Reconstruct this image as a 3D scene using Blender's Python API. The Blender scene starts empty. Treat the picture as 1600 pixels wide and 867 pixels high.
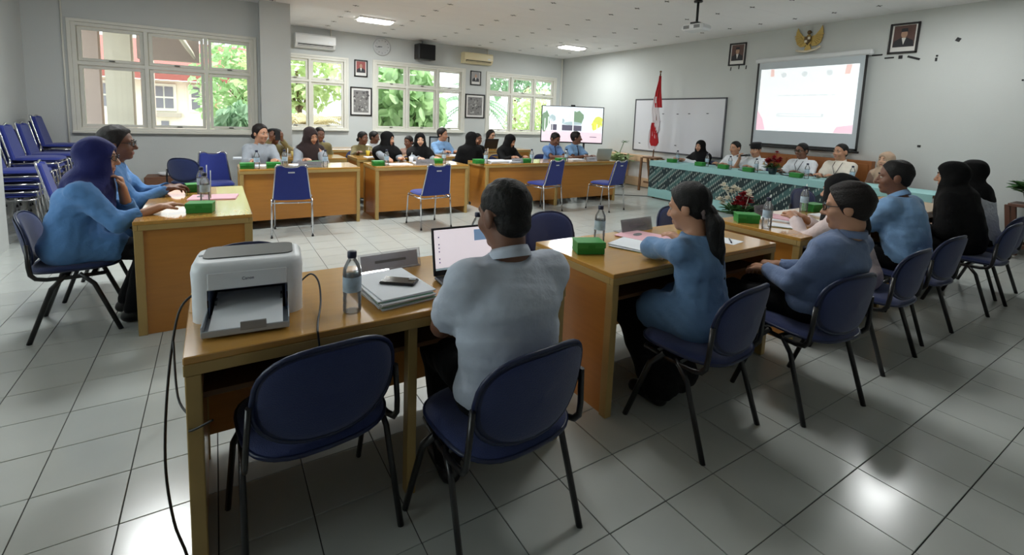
import bpy, math, random
import numpy as np
from mathutils import Vector, Matrix
random.seed(7); np.random.seed(7)
scene = bpy.context.scene
COL = scene.collection

# ------------------------------------------------------------------ camera
cam_d = bpy.data.cameras.new('camera'); cam = bpy.data.objects.new('camera', cam_d); COL.objects.link(cam)
YAW, PITCH, ROLL = 0.5618, 0.1147, -0.0377
CAM = Vector((-1.4693, -1.4013, 1.4794))
fw = Vector((math.sin(YAW)*math.cos(PITCH), math.cos(YAW)*math.cos(PITCH), -math.sin(PITCH)))
rt = Vector((math.cos(YAW), -math.sin(YAW), 0)); dn = fw.cross(rt)
r2 = math.cos(ROLL)*rt + math.sin(ROLL)*dn; d2 = -math.sin(ROLL)*rt + math.cos(ROLL)*dn
cam.matrix_world = Matrix(((r2.x, -d2.x, -fw.x, CAM.x), (r2.y, -d2.y, -fw.y, CAM.y), (r2.z, -d2.z, -fw.z, CAM.z), (0, 0, 0, 1)))
cam_d.sensor_width = 36; cam_d.lens = 739.47/1600*36
cam_d.shift_y = -(433.5-270.17)/1600; cam_d.clip_start = 0.02
scene.camera = cam
def proj(x, y, z):
    v = Vector((x, y, z))-CAM; d = v.dot(fw)
    return 800+739.47*v.dot(r2)/d, 270.17+739.47*v.dot(d2)/d, d

# ------------------------------------------------------------------ sky, sun, portals, exposure
world = bpy.data.worlds.new('sky'); scene.world = world; world.use_nodes = True
bg = world.node_tree.nodes['Background']; bg.inputs[0].default_value = (0.90, 0.96, 1.0, 1); bg.inputs[1].default_value = 2.8
sun_d = bpy.data.lights.new('sun', 'SUN'); sun_d.energy = 5.0; sun_d.angle = 0.03; sun_d.color = (1, 0.95, 0.86)
sun = bpy.data.objects.new('sun', sun_d); COL.objects.link(sun)
sun.rotation_euler = (0, math.radians(40), 0)
def portal(loc, rot, w, h):
    d = bpy.data.lights.new('daylight_portal', 'AREA'); d.shape = 'RECTANGLE'; d.size = w; d.size_y = h
    d.cycles.is_portal = True
    o = bpy.data.objects.new('daylight_portal', d); COL.objects.link(o); o.location = loc; o.rotation_euler = rot
scene.view_settings.view_transform = 'Standard'; scene.view_settings.look = 'None'
scene.view_settings.gamma = 1; scene.view_settings.use_curve_mapping = False
scene.view_settings.exposure = 0.62
scene.cycles.max_bounces = 8; scene.cycles.diffuse_bounces = 5; scene.cycles.glossy_bounces = 4
scene.cycles.transparent_max_bounces = 16; scene.cycles.transmission_bounces = 6
scene.cycles.caustics_reflective = False; scene.cycles.caustics_refractive = False
scene.cycles.sample_clamp_indirect = 6

# ------------------------------------------------------------------ materials
def lin(c):
    return tuple(((v/255)/12.92 if v/255 <= .04045 else ((v/255+.055)/1.055)**2.4) for v in c)+(1,)
MATS = {}
def M(name, rgb=None, rough=.5, metal=0, noise=0, scale=8, bump=0, bscale=None, coat=0, emit=0, spec=.5, stretch=None, rnd=0, coord='Object', sheen=0, bdist=.01):
    if name in MATS: return MATS[name]
    m = bpy.data.materials.new(name); MATS[name] = m; m.use_nodes = True
    nt = m.node_tree; N = nt.nodes; b = N['Principled BSDF']; L = nt.links.new
    c = lin(rgb)
    b.inputs['Base Color'].default_value = c; b.inputs['Roughness'].default_value = rough; b.inputs['Metallic'].default_value = metal
    b.inputs['Specular IOR Level'].default_value = spec; b.inputs['Coat Weight'].default_value = coat; b.inputs['Coat Roughness'].default_value = .08
    if sheen: b.inputs['Sheen Weight'].default_value = sheen
    if emit: b.inputs['Emission Color'].default_value = c; b.inputs['Emission Strength'].default_value = emit
    if noise or bump:
        tc = N.new('ShaderNodeTexCoord'); mp = N.new('ShaderNodeMapping'); L(tc.outputs[coord], mp.inputs[0])
        if stretch: mp.inputs['Scale'].default_value = stretch
    if noise or rnd:
        mx = N.new('ShaderNodeMix'); mx.data_type = 'RGBA'
        k = noise or rnd
        mx.inputs[6].default_value = tuple(max(0, v*(1-k)) for v in c[:3])+(1,); mx.inputs[7].default_value = tuple(min(1, v*(1+k)) for v in c[:3])+(1,)
        if noise:
            nz = N.new('ShaderNodeTexNoise'); nz.inputs['Scale'].default_value = scale; nz.inputs['Detail'].default_value = 5
            L(mp.outputs[0], nz.inputs['Vector']); L(nz.outputs[0], mx.inputs[0])
        if rnd:
            oi = N.new('ShaderNodeObjectInfo')
            if noise:
                m2 = N.new('ShaderNodeMath'); m2.operation = 'MULTIPLY_ADD'; m2.inputs[1].default_value = rnd; L(oi.outputs['Random'], m2.inputs[0]); L(nz.outputs[0], m2.inputs[2]); L(m2.outputs[0], mx.inputs[0])
            else: L(oi.outputs['Random'], mx.inputs[0])
        L(mx.outputs[2], b.inputs['Base Color'])
    if bump:
        nb = N.new('ShaderNodeTexNoise'); nb.inputs['Scale'].default_value = bscale or scale; nb.inputs['Detail'].default_value = 4
        L(mp.outputs[0], nb.inputs['Vector']); bp = N.new('ShaderNodeBump'); bp.inputs['Strength'].default_value = bump; bp.inputs['Distance'].default_value = bdist
        L(nb.outputs[0], bp.inputs['Height']); L(bp.outputs[0], b.inputs['Normal'])
    return m
def glass(name, tint=(245, 250, 250), refl=.9, rough=0.0, alpha=0.0):
    if name in MATS: return MATS[name]
    m = bpy.data.materials.new(name); MATS[name] = m; m.use_nodes = True
    nt = m.node_tree; N = nt.nodes; L = nt.links.new; N.remove(N['Principled BSDF'])
    t = N.new('ShaderNodeBsdfTransparent'); t.inputs[0].default_value = lin(tint)
    g = N.new('ShaderNodeBsdfGlossy'); g.inputs['Roughness'].default_value = rough
    fr = N.new('ShaderNodeFresnel'); fr.inputs[0].default_value = 1.45
    mu = N.new('ShaderNodeMath'); mu.operation = 'MULTIPLY'; mu.inputs[1].default_value = refl; L(fr.outputs[0], mu.inputs[0])
    mx = N.new('ShaderNodeMixShader'); L(mu.outputs[0], mx.inputs[0]); L(t.outputs[0], mx.inputs[1]); L(g.outputs[0], mx.inputs[2])
    last = mx
    if alpha:
        d = N.new('ShaderNodeBsdfDiffuse'); d.inputs[0].default_value = lin(tint)
        m3 = N.new('ShaderNodeMixShader'); m3.inputs[0].default_value = alpha; L(mx.outputs[0], m3.inputs[1]); L(d.outputs[0], m3.inputs[2]); last = m3
    L(last.outputs[0], N['Material Output'].inputs[0]); return m

# ------------------------------------------------------------------ mesh building
def rotm(rx=0, ry=0, rz=0):
    return Matrix.Rotation(rz, 3, 'Z') @ Matrix.Rotation(ry, 3, 'Y') @ Matrix.Rotation(rx, 3, 'X')
class MB:
    def __init__(s): s.v = []; s.f = []; s.m = []; s.sm = []
    def add(s, vs, fs, mi=0, smooth=False):
        o = len(s.v); s.v += [tuple(v) for v in vs]; s.f += [tuple(i+o for i in f) for f in fs]; s.m += [mi]*len(fs); s.sm += [smooth]*len(fs); return s
    def box(s, c, d, R=None, mi=0, bev=0, smooth=False):
        hx, hy, hz = d[0]/2, d[1]/2, d[2]/2
        c = Vector(c)
        if bev <= 0:
            vs = [Vector((x, y, z)) for x in (-hx, hx) for y in (-hy, hy) for z in (-hz, hz)]
            fs = [(0, 1, 3, 2), (4, 6, 7, 5), (0, 4, 5, 1), (2, 3, 7, 6), (0, 2, 6, 4), (1, 5, 7, 3)]
        else:
            b = min(bev, hx*.95, hy*.95, hz*.95); vs = []; ix = {}
            for sx in (-1, 1):
                for sy in (-1, 1):
                    for sz in (-1, 1):
                        for a in range(3):
                            p = [sx*(hx-b), sy*(hy-b), sz*(hz-b)]; p[a] = (sx*hx, sy*hy, sz*hz)[a]
                            ix[sx, sy, sz, a] = len(vs); vs.append(Vector(p))
            fs = []
            for a in range(3):
                o1, o2 = [(1, 2), (2, 0), (0, 1)][a]
                for sg in (-1, 1):
                    q = []
                    for u, w in ((-1, -1), (1, -1), (1, 1), (-1, 1)):
                        k = [0, 0, 0]; k[a] = sg; k[o1] = u; k[o2] = w; q.append(ix[k[0], k[1], k[2], a])
                    fs.append(tuple(q if sg > 0 else q[::-1]))
            for a in range(3):          # edge strips along axis a
                o1, o2 = [(1, 2), (2, 0), (0, 1)][a]
                for u in (-1, 1):
                    for w in (-1, 1):
                        k0 = [0]*3; k1 = [0]*3; k0[a] = -1; k1[a] = 1; k0[o1] = k1[o1] = u; k0[o2] = k1[o2] = w
                        q = [ix[(*k0, o1)], ix[(*k1, o1)], ix[(*k1, o2)], ix[(*k0, o2)]]
                        fs.append(tuple(q if u*w < 0 else q[::-1]))
            for sx in (-1, 1):
                for sy in (-1, 1):
                    for sz in (-1, 1):
                        t = [ix[sx, sy, sz, 0], ix[sx, sy, sz, 1], ix[sx, sy, sz, 2]]
                        fs.append(tuple(t if sx*sy*sz > 0 else t[::-1]))
        if R is not None: vs = [R @ v for v in vs]
        return s.add([v+c for v in vs], fs, mi, smooth)
    def tube(s, pts, r, n=10, mi=0, closed=False, caps=True, smooth=True, sq=1.0, up=None):
        pts = [Vector(p) for p in pts]; m = len(pts); rs = r if isinstance(r, (list, tuple)) else [r]*m
        vs = []; prev = None
        for i, p in enumerate(pts):
            if closed: t = pts[(i+1) % m]-pts[i-1]
            else: t = pts[min(i+1, m-1)]-pts[max(i-1, 0)]
            t.normalize()
            if prev is None:
                a = Vector(up) if up else (Vector((0, 0, 1)) if abs(t.z) < .9 else Vector((1, 0, 0)))
                u = (a-t*a.dot(t)).normalized()
            else:
                u = (prev-t*prev.dot(t)).normalized()
            prev = u; w = t.cross(u)
            for k in range(n):
                an = 2*math.pi*k/n; vs.append(p+u*math.cos(an)*rs[i]+w*math.sin(an)*rs[i]*sq)
        fs = []
        for i in range(m if closed else m-1):
            j = (i+1) % m
            for k in range(n):
                l = (k+1) % n; fs.append((i*n+k, i*n+l, j*n+l, j*n+k))
        s.add(vs, fs, mi, smooth)
        if caps and not closed:
            o = len(s.v)-len(vs)
            s.f += [tuple(o+k for k in range(n))[::-1], tuple(o+(m-1)*n+k for k in range(n))]; s.m += [mi, mi]; s.sm += [False, False]
        return s
    def lathe(s, prof, n=20, c=(0, 0, 0), mi=0, smooth=True, R=None, sx=1, sy=1):
        vs = []; c = Vector(c)
        for r, z in prof:
            for k in range(n):
                a = 2*math.pi*k/n; v = Vector((r*math.cos(a)*sx, r*math.sin(a)*sy, z))
                vs.append((R @ v if R is not None else v)+c)
        fs = [(i*n+k, i*n+(k+1) % n, (i+1)*n+(k+1) % n, (i+1)*n+k) for i in range(len(prof)-1) for k in range(n)]
        s.add(vs, fs, mi, smooth); o = len(s.v)-len(vs)
        if prof[0][0] > 1e-5: s.f.append(tuple(o+k for k in range(n))[::-1]); s.m.append(mi); s.sm.append(False)
        if prof[-1][0] > 1e-5: s.f.append(tuple(o+(len(prof)-1)*n+k for k in range(n))); s.m.append(mi); s.sm.append(False)
        return s
    def sphere(s, c, r, n=12, mi=0, R=None):
        r = r if isinstance(r, (list, tuple)) else (r, r, r); vs = []; c = Vector(c); m = max(5, n//2)
        for i in range(m+1):
            ph = math.pi*i/m
            for k in range(n):
                a = 2*math.pi*k/n; v = Vector((r[0]*math.sin(ph)*math.cos(a), r[1]*math.sin(ph)*math.sin(a), -r[2]*math.cos(ph)))
                vs.append((R @ v if R is not None else v)+c)
        return s.add(vs, [(i*n+k, i*n+(k+1) % n, (i+1)*n+(k+1) % n, (i+1)*n+k) for i in range(m) for k in range(n)], mi, True)
    def prism(s, poly, t, R=None, c=(0, 0, 0), mi=0, mi_side=None, smooth=False):
        """poly in local xz plane, thickness t along y (centred)"""
        n = len(poly); c = Vector(c)
        vs = [Vector((p[0], -t/2, p[1])) for p in poly]+[Vector((p[0], t/2, p[1])) for p in poly]
        if R is not None: vs = [R @ v for v in vs]
        ar = sum(poly[i][0]*poly[(i+1) % n][1]-poly[(i+1) % n][0]*poly[i][1] for i in range(n))
        F = [tuple(range(n)), tuple(range(2*n-1, n-1, -1))]; Sd = [(i+n, (i+1) % n+n, (i+1) % n, i) for i in range(n)]
        if ar < 0: F = [f[::-1] for f in F]; Sd = [f[::-1] for f in Sd]
        o = len(s.v); s.v += [tuple(v+c) for v in vs]
        for f in F: s.f.append(tuple(i+o for i in f)); s.m.append(mi); s.sm.append(False)
        for f in Sd: s.f.append(tuple(i+o for i in f)); s.m.append(mi if mi_side is None else mi_side); s.sm.append(smooth)
        return s
    def grid(s, P, mi=0, smooth=True, closed_u=False):
        nu = len(P); nv = len(P[0]); vs = [v for row in P for v in row]
        fs = [(i*nv+j, ((i+1) % nu)*nv+j, ((i+1) % nu)*nv+j+1, i*nv+j+1) for i in range(nu if closed_u else nu-1) for j in range(nv-1)]
        return s.add(vs, fs, mi, smooth)
    def mesh(s, name, mats):
        me = bpy.data.meshes.new(name); me.from_pydata(s.v, [], s.f)
        for m in (mats if isinstance(mats, (list, tuple)) else [mats]): me.materials.append(m)
        me.polygons.foreach_set('material_index', s.m); me.polygons.foreach_set('use_smooth', s.sm); me.update(); return me
    def build(s, name, mats, parent=None, loc=None, rot=None):
        return link(name, s.mesh(name, mats), parent, loc, rot)
def smooth(pts, n=6):
    pts = [Vector(p) for p in pts]; out = []
    for i in range(len(pts)-1):
        p0, p1, p2, p3 = pts[max(i-1, 0)], pts[i], pts[i+1], pts[min(i+2, len(pts)-1)]
        for k in range(n):
            t = k/n; out.append(.5*((2*p1)+(p2-p0)*t+(2*p0-5*p1+4*p2-p3)*t*t+(3*p1-p0-3*p2+p3)*t**3))
    return out+[pts[-1]]
def link(name, data, parent=None, loc=None, rot=None):
    o = bpy.data.objects.new(name, data); COL.objects.link(o)
    if parent: o.parent = parent
    if loc is not None: o.location = loc
    if rot is not None: o.rotation_euler = rot
    return o
def tag(o, label=None, cat=None, group=None, kind=None):
    if label: o['label'] = label
    if cat: o['category'] = cat
    if group: o['group'] = group
    if kind: o['kind'] = kind
    return o
def thing(name, label, cat, loc=(0, 0, 0), rz=0, group=None):
    return tag(link(name, None, None, loc, (0, 0, rz)), label, cat, group)
KIDS = {}
def kids(o):
    return [c for c in bpy.data.objects if c.parent == o]
def dup(src, label, loc, rz=0, group=None, tilt=None):
    tree = KIDS.setdefault(src.name, None)
    if tree is None:
        tree = [(c, kids(c)) for c in kids(src)]; KIDS[src.name] = tree
    r = src.copy(); COL.objects.link(r); r.location = loc; r.rotation_euler = tilt if tilt else (0, 0, rz); r['label'] = label
    if group: r['group'] = group
    for c, gs in tree:
        k = c.copy(); COL.objects.link(k); k.parent = r
        for g in gs: q = g.copy(); COL.objects.link(q); q.parent = k
    return r
def struct(name, mb, mats, parent=None):
    o = mb.build(name, mats, parent); o['kind'] = 'structure'; return o
def arc(cx, cz, r, a0, a1, n):
    return [(cx+r*math.cos(math.radians(a0+(a1-a0)*i/n)), cz+r*math.sin(math.radians(a0+(a1-a0)*i/n))) for i in range(n+1)]
def rrect(w, h, r, n=5, cx=0, cz=0):
    p = []
    for sx, sz, a in ((1, 1, 0), (-1, 1, 90), (-1, -1, 180), (1, -1, 270)):
        p += arc(cx+sx*(w/2-r), cz+sz*(h/2-r), r, a, a+90, n)
    return p

# ================================================================== ROOM
CEIL = 3.25; XB = 7.2; YA = 9.78; Y1 = 7.9; XL = -3.7; XP = -3.25; YF = -3.3
m_wallA = M('wall_paint', (199, 202, 200), .75, noise=.05, scale=1.3, bump=.12, bscale=60)
m_ceil = M('ceiling_board', (240, 238, 238), .85, rnd=.03, noise=.03, scale=2)
m_tile = M('floor_tile', (184, 188, 184), .19, noise=.05, scale=5, rnd=.25, bump=.02, bscale=9, spec=.5)
m_grout = M('grout', (62, 64, 62), .9)
m_frame = M('window_paint', (222, 220, 210), .45, noise=.04, scale=6)
m_dark = M('dark_gap', (40, 40, 42), .8)
m_chrome = M('chrome', (205, 205, 208), .16, 1.0)
m_black = M('black_steel', (16, 16, 19), .32, .0, spec=.6)
m_white = M('white_plastic', (222, 224, 226), .4)
m_blackpl = M('black_plastic', (22, 22, 24), .45)

def wall_mb(axis, c0, c1, u0, u1, z0, z1, holes=()):
    mb = MB()
    def bx(a, b, p, q):
        if b-a < 1e-4 or q-p < 1e-4: return
        if axis == 'Y': mb.box(((a+b)/2, (c0+c1)/2, (p+q)/2), (b-a, abs(c1-c0), q-p))
        else: mb.box(((c0+c1)/2, (a+b)/2, (p+q)/2), (abs(c1-c0), b-a, q-p))
    cur = u0
    for (a, b, p, q) in sorted(holes):
        bx(cur, a, z0, z1); bx(a, b, z0, p); bx(a, b, q, z1); cur = b
    bx(cur, u1, z0, z1); return mb
W1 = (-3.19, -.88, 1.06, 2.63); W2 = (-.30, 1.07, 1.08, 2.64); W3 = (1.70, 3.99, 1.08, 2.66); W4 = (4.70, 6.93, 1.07, 2.64)
WL = (-.2, 4.2, .9, 2.6); WF = (.3, 3.3, .95, 2.6)
struct('wall_back', wall_mb('Y', YA, YA+.15, -.5, XB+.15, -.05, CEIL+.1, [W2, W3, W4]), m_wallA)
struct('wall_back_left', wall_mb('Y', Y1, Y1+.15, XL-.15, -.8, -.05, CEIL+.1, [W1]), m_wallA)
mb = MB(); mb.box((-.57, 7.825, 1.6), (.46, .45, 3.4)); struct('wall_column', mb, m_wallA)
mb = MB(); mb.box((-.42, 8.99, 1.6), (.16, 1.88, 3.4)); struct('wall_step', mb, m_wallA)
struct('wall_right', wall_mb('X', XB, XB+.15, YF, YA, -.05, CEIL+.1), m_wallA)
struct('wall_left', wall_mb('X', XP-.6, XP, YF, 5.15, -.05, CEIL+.1, [WL]), m_wallA)
struct('wall_left_recess', wall_mb('X', XL-.15, XL, 5.15, Y1, -.05, CEIL+.1), m_wallA)
struct('wall_front', wall_mb('Y', YF-.15, YF, XP-.6, XB+.15, -.05, CEIL+.1), m_wallA)
mb = MB(); mb.box((XB-.008, 3.0, .05), (.016, 12.4, .10)); struct('baseboard_right', mb, M('skirting_tile', (150, 150, 146), .3))
# door opening trunking on the back-left wall and in the far corner
mb = MB(); mb.tube([(-3.28, Y1-.012, .3), (-3.28, Y1-.012, CEIL)], .012, 6); mb.build('trim_1', m_frame)['kind'] = 'structure'
mb = MB(); mb.box((XB-.06, YA-.02, 1.7), (.03, .03, 3.1)); mb.build('trim_2', m_frame)['kind'] = 'structure'

# ---------------------------------------------------------------- floor: every tile is a piece
mb = MB(); mb.box(((XL+XB)/2, (YF+YA)/2, -.03), (XB-XL+.3, YA-YF+.3, .05)); floor = struct('floor', mb, m_grout)
TS = .3; tile_mb = MB(); tile_mb.box((0, 0, -.0045), (TS-.004, TS-.004, .009), bev=.0012); tile_me = tile_mb.mesh('tile', m_tile)
cells = []
for i in range(-13, 25):
    for j in range(-12, 34):
        x0, y0 = i*TS, j*TS; x1, y1 = x0+TS, y0+TS
        if x1 < XL-.3 or x0 > XB or y1 < YF or y0 > YA: continue
        if y0 > Y1 and x1 < -.4: continue
        if x1 < XP-.3 and y1 < 5.1: continue
        xm, ym = x0+.15, y0+.15; a = 0
        u, v, d = proj(xm, ym, 0)
        if d > .3:
            q = [proj(x0, y0, 0), proj(x1, y0, 0), proj(x1, y1, 0), proj(x0, y1, 0)]
            if min(k[2] for k in q) > .2 and -40 < u < 1640 and v < 900:
                a = abs(sum(q[k][0]*q[(k+1) % 4][1]-q[(k+1) % 4][0]*q[k][1] for k in range(4)))/2
        cells.append((a, xm, ym))
cells.sort(reverse=True)
for a, x, y in cells[:300]: link('floor_tile', tile_me, floor, (x, y, 0))
rest = MB()
for a, x, y in cells[300:]: rest.box((x, y, -.0045), (TS-.004, TS-.004, .009))
tag(rest.build('floor_tiles', m_tile, floor), kind='stuff')

# ---------------------------------------------------------------- ceiling: boards, with dark crosses painted in for the shadows at their corners
mb = MB(); mb.box(((XL+XB)/2, (YF+YA)/2, CEIL+.07), (XB-XL+.6, YA-YF+.4, .1)); ceil = struct('ceiling', mb, m_dark)
PX, PY = 1.19, .577
pm = MB(); pm.box((0, 0, .01), (PX-.003, PY-.003, .02)); pme = pm.mesh('ceiling_panel', m_ceil)
clip = MB()
for i in range(-5, 6):
    for j in range(-13, 13):
        x = 1.77+PX*(i+.5); y = 3.48+PY*(j+.5)
        if x+PX/2 < XL-.1 or x-PX/2 > XB or y+PY/2 < YF or y-PY/2 > YA: continue
        link('ceiling_panel', pme, ceil, (x, y, CEIL))
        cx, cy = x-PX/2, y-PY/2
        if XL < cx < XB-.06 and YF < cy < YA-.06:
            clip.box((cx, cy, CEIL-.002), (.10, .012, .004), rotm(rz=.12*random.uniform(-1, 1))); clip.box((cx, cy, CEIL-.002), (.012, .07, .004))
tag(clip.build('corner_clip_shadows', M('clip_shadow', (96, 94, 92), .9), ceil), kind='stuff')

# ---------------------------------------------------------------- windows
m_glass = glass('window_glass', (244, 248, 246), .8)
def window(n, W, y, cols, zs):
    x0, x1, z0, z1 = W; t = .055; yc = y+.05
    mb = MB()
    for x in (x0+t/2, x1-t/2): mb.box((x, yc, (z0+z1)/2), (t, .14, z1-z0), bev=.006)
    for z in (z0+t/2, z1-t/2): mb.box(((x0+x1)/2, yc, z), (x1-x0-.004, .132, t-.004), bev=.006)
    xs = [x0+(x1-x0)*c for c in cols]
    for x in xs[1:-1]: mb.box((x, yc, (z0+z1)/2), (t, .124, z1-z0-.02), bev=.006)
    mb.box(((x0+x1)/2, yc, zs), (x1-x0-.02, .116, t), bev=.006)
    w = mb.build('window_%d' % n, m_frame); w['kind'] = 'structure'
    s = MB(); s.box(((x0+x1)/2, y-.03, z0-.012), (x1-x0+.08, .10, .035), bev=.006); s.build('window_sill', m_frame, w)
    tr = MB()
    for a, b, p, q in ((x0-.045, x0, z0-.03, z1+.045), (x1, x1+.045, z0-.03, z1+.045), (x0-.045, x1+.045, z1, z1+.045)):
        tr.box(((a+b)/2, y-.012, (p+q)/2), (b-a, .024 if b-a < .1 else .021, q-p), bev=.004)
    tr.build('window_casing', m_frame, w)
    for i in range(len(xs)-1):
        for p, q in ((z0+t, zs-t/2), (zs+t/2, z1-t)):
            a = xs[i]+(t if i == 0 else t/2); b = xs[i+1]-(t if i == len(xs)-2 else t/2); f = .045; g = .004
            sb = MB()
            for x in (a+g+f/2, b-g-f/2): sb.box((x, yc, (p+q)/2), (f, .045, q-p-2*g), bev=.004)
            for z in (p+g+f/2, q-g-f/2): sb.box(((a+b)/2, yc, z), (b-a-2*g-.004, .040, f-.002), bev=.004)
            so = sb.build('sash', m_frame, w)
            pb = MB(); pb.box(((a+b)/2, yc, (p+q)/2), (b-a-2*g-2*f+.01, .005, q-p-2*g-2*f+.01)); pb.build('pane', m_glass, so)
            hb = MB(); hb.box(((a+b)/2, yc-.035, p+g+f/2), (.07, .03, .014), bev=.004); hb.build('handle', M('latch', (120, 118, 112), .4, .6), so)
    portal(((x0+x1)/2, y+.3, (z0+z1)/2), (math.radians(-90), 0, 0), x1-x0, z1-z0)
window(1, W1, Y1, (0, .37, .705, 1), 2.05)
window(2, W2, YA, (0, .44, 1), 2.13)
window(3, W3, YA, (0, .345, .685, 1), 2.13)
window(4, W4, YA, (0, .34, .68, 1), 2.13)
def side_window(n, W, x, cols):
    y0, y1, z0, z1 = W; t = .06; mb = MB(); xc = x-.3
    for y in [y0+(y1-y0)*c for c in cols]: mb.box((xc, min(max(y, y0+t/2), y1-t/2), (z0+z1)/2), (.12, t, z1-z0))
    for z in (z0+t/2, z1-t/2, z0+(z1-z0)*.65): mb.box((xc, (y0+y1)/2, z), (.12, y1-y0, t))
    w = mb.build('window_%d' % n, m_frame); w['kind'] = 'structure'
    pb = MB(); pb.box((xc, (y0+y1)/2, (z0+z1)/2), (.005, y1-y0-.02, z1-z0-.02)); pb.build('pane', m_glass, w)
    portal((x-.62, (y0+y1)/2, (z0+z1)/2), (0, math.radians(-90), 0), z1-z0, y1-y0)
side_window(5, WL, XP, (0, .2, .4, .6, .8, 1))

# ---------------------------------------------------------------- ceiling lamps
m_lampbody = M('lamp_body', (235, 235, 235), .4); m_diff = M('lamp_diffuser', (255, 252, 246), .4, emit=8)
def ceiling_lamp(x, y, label, power, rz=0):
    t = thing('ceiling_lamp', label, 'ceiling lamp', (x, y, CEIL), rz, 'recessed ceiling lamps')
    b = MB(); b.box((0, 0, -.012), (.68, .38, .024), bev=.006); b.build('housing', m_lampbody, t)
    d = MB(); d.prism(rrect(.62, .32, .05), .022, R=rotm(rx=math.radians(90)), c=(0, 0, -.034)); d.build('diffuser', m_diff, t)
    a = bpy.data.lights.new('lamp_light', 'AREA'); a.shape = 'RECTANGLE'; a.size = .6; a.size_y = .3; a.energy = power; a.color = (.95, .995, 1)
    l = link('lamp_light', a, t, (0, 0, -.05))
ceiling_lamp(1.18, 7.9, 'lit ceiling lamp between the air conditioner and the wall clock', 50)
ceiling_lamp(5.9, 7.8, 'lit ceiling lamp near the far corner above the television', 36)
ceiling_lamp(-2.05, 4.43, 'lit ceiling lamp above the left desk', 40)
ceiling_lamp(5.8, .8, 'lit ceiling lamp above the right desk row', 15)
ceiling_lamp(1.2, 4.4, 'added ceiling lamp out of view, brightening the open middle of the room', 52)  # added lamp above the frame, lifts the interior against the bright sky
ceiling_lamp(1.2, 1.0, 'added ceiling lamp out of view, brightening the nearest desks', 9)  # another added lamp, unseen, weak fill for the foreground

# ================================================================== OUTSIDE
m_grass = M('lawn', (120, 140, 80), .9, noise=.3, scale=3); m_pave = M('paving', (196, 190, 180), .9, noise=.1, scale=4)
mb = MB(); mb.box((2, 40, -.35), (160, 100, .1)); o = mb.build('outside_ground', m_pave); o['kind'] = 'structure'
mb = MB(); mb.box((-50, -10, -.36), (90, 100, .1)); o = mb.build('outside_ground_west', m_pave); o['kind'] = 'structure'
def leaf_mesh(n, spread, size, rng, broad=1.0, droop=.3, rnd=None):
    """n leaves scattered in an ellipsoid shell, each leaf a folded 6-point blade"""
    mb = MB()
    for _ in range(n):
        while True:
            p = Vector((rng.uniform(-1, 1), rng.uniform(-1, 1), rng.uniform(-1, 1)))
            if .25 < p.length < 1: break
        p = Vector((p.x*spread[0], p.y*spread[1], p.z*spread[2]))
        s = size*rng.uniform(.6, 1.25); w = s*.33*broad
        R = rotm(rng.uniform(-1.0, .6)-droop, rng.uniform(-.7, .7), rng.uniform(0, 6.28))
        if broad > 1.2:
            vs = [(0, 0, 0), (w*.8, s*.12, .03*s), (w*1.1, s*.5, .06*s), (w*.7, s*.88, .02*s), (0, s, -.05*s), (-w*.7, s*.88, .02*s), (-w*1.1, s*.5, .06*s), (-w*.8, s*.12, .03*s)]
            fs = [(0, 1, 2, 3, 4), (0, 4, 5, 6, 7)]
        else:
            vs = [(0, 0, 0), (w, s*.35, .05*s), (w*.7, s*.75, 0), (0, s, -.12*s), (-w*.7, s*.75, 0), (-w, s*.35, .05*s)]; fs = [(0, 1, 2, 3), (0, 3, 4, 5)]
        mb.add([R @ Vector(v)+p for v in vs], fs)
    return mb
def leafmat(name, rgb, rgh=.5):
    m = M(name, rgb, rgh, noise=.35, scale=3); b = m.node_tree.nodes['Principled BSDF']
    b.inputs['Subsurface Weight'].default_value = 0
    nt = m.node_tree; tr = nt.nodes.new('ShaderNodeBsdfTranslucent'); tr.inputs[0].default_value = lin(rgb); mx = nt.nodes.new('ShaderNodeMixShader'); mx.inputs[0].default_value = .4
    nt.links.new(b.outputs[0], mx.inputs[1]); nt.links.new(tr.outputs[0], mx.inputs[2]); nt.links.new(mx.outputs[0], nt.nodes['Material Output'].inputs[0])
    return m
lf1 = leafmat('leaf_green', (172, 200, 150)); lf2 = leafmat('leaf_pale', (202, 216, 166)); lf3 = leafmat('leaf_dry', (216, 204, 172)); lf4 = leafmat('leaf_deep', (142, 174, 142)); m_bark = M('bark', (120, 100, 80), .9, noise=.2)
def bush(label, loc, spread, n, size, mat, broad=1, trunk=True, name='garden_tree', group='trees outside the windows', seed=1, droop=.3):
    rng = random.Random(seed); t = thing(name, label, 'tree', (loc[0], loc[1], -.3), 0, group)
    h = loc[2]+.3
    fo = leaf_mesh(n, spread, size, rng, broad, droop); fo.v = [(v[0], v[1], v[2]+h) for v in fo.v]
    tag(fo.build('foliage', mat, t), kind='stuff')
    tb = MB(); tb.tube([(0, 0, 0), (.05, 0, h*.5), (-.04, .03, h)], [.09, .07, .04], 8)
    for k in range(6):
        a = k*1.05; tb.tube([(0, 0, h*.6), (math.cos(a)*spread[0]*.5, math.sin(a)*spread[1]*.5, h+.3*math.sin(k))], [.035, .012], 6)
    tb.build('trunk', m_bark, t)
    return t
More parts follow.
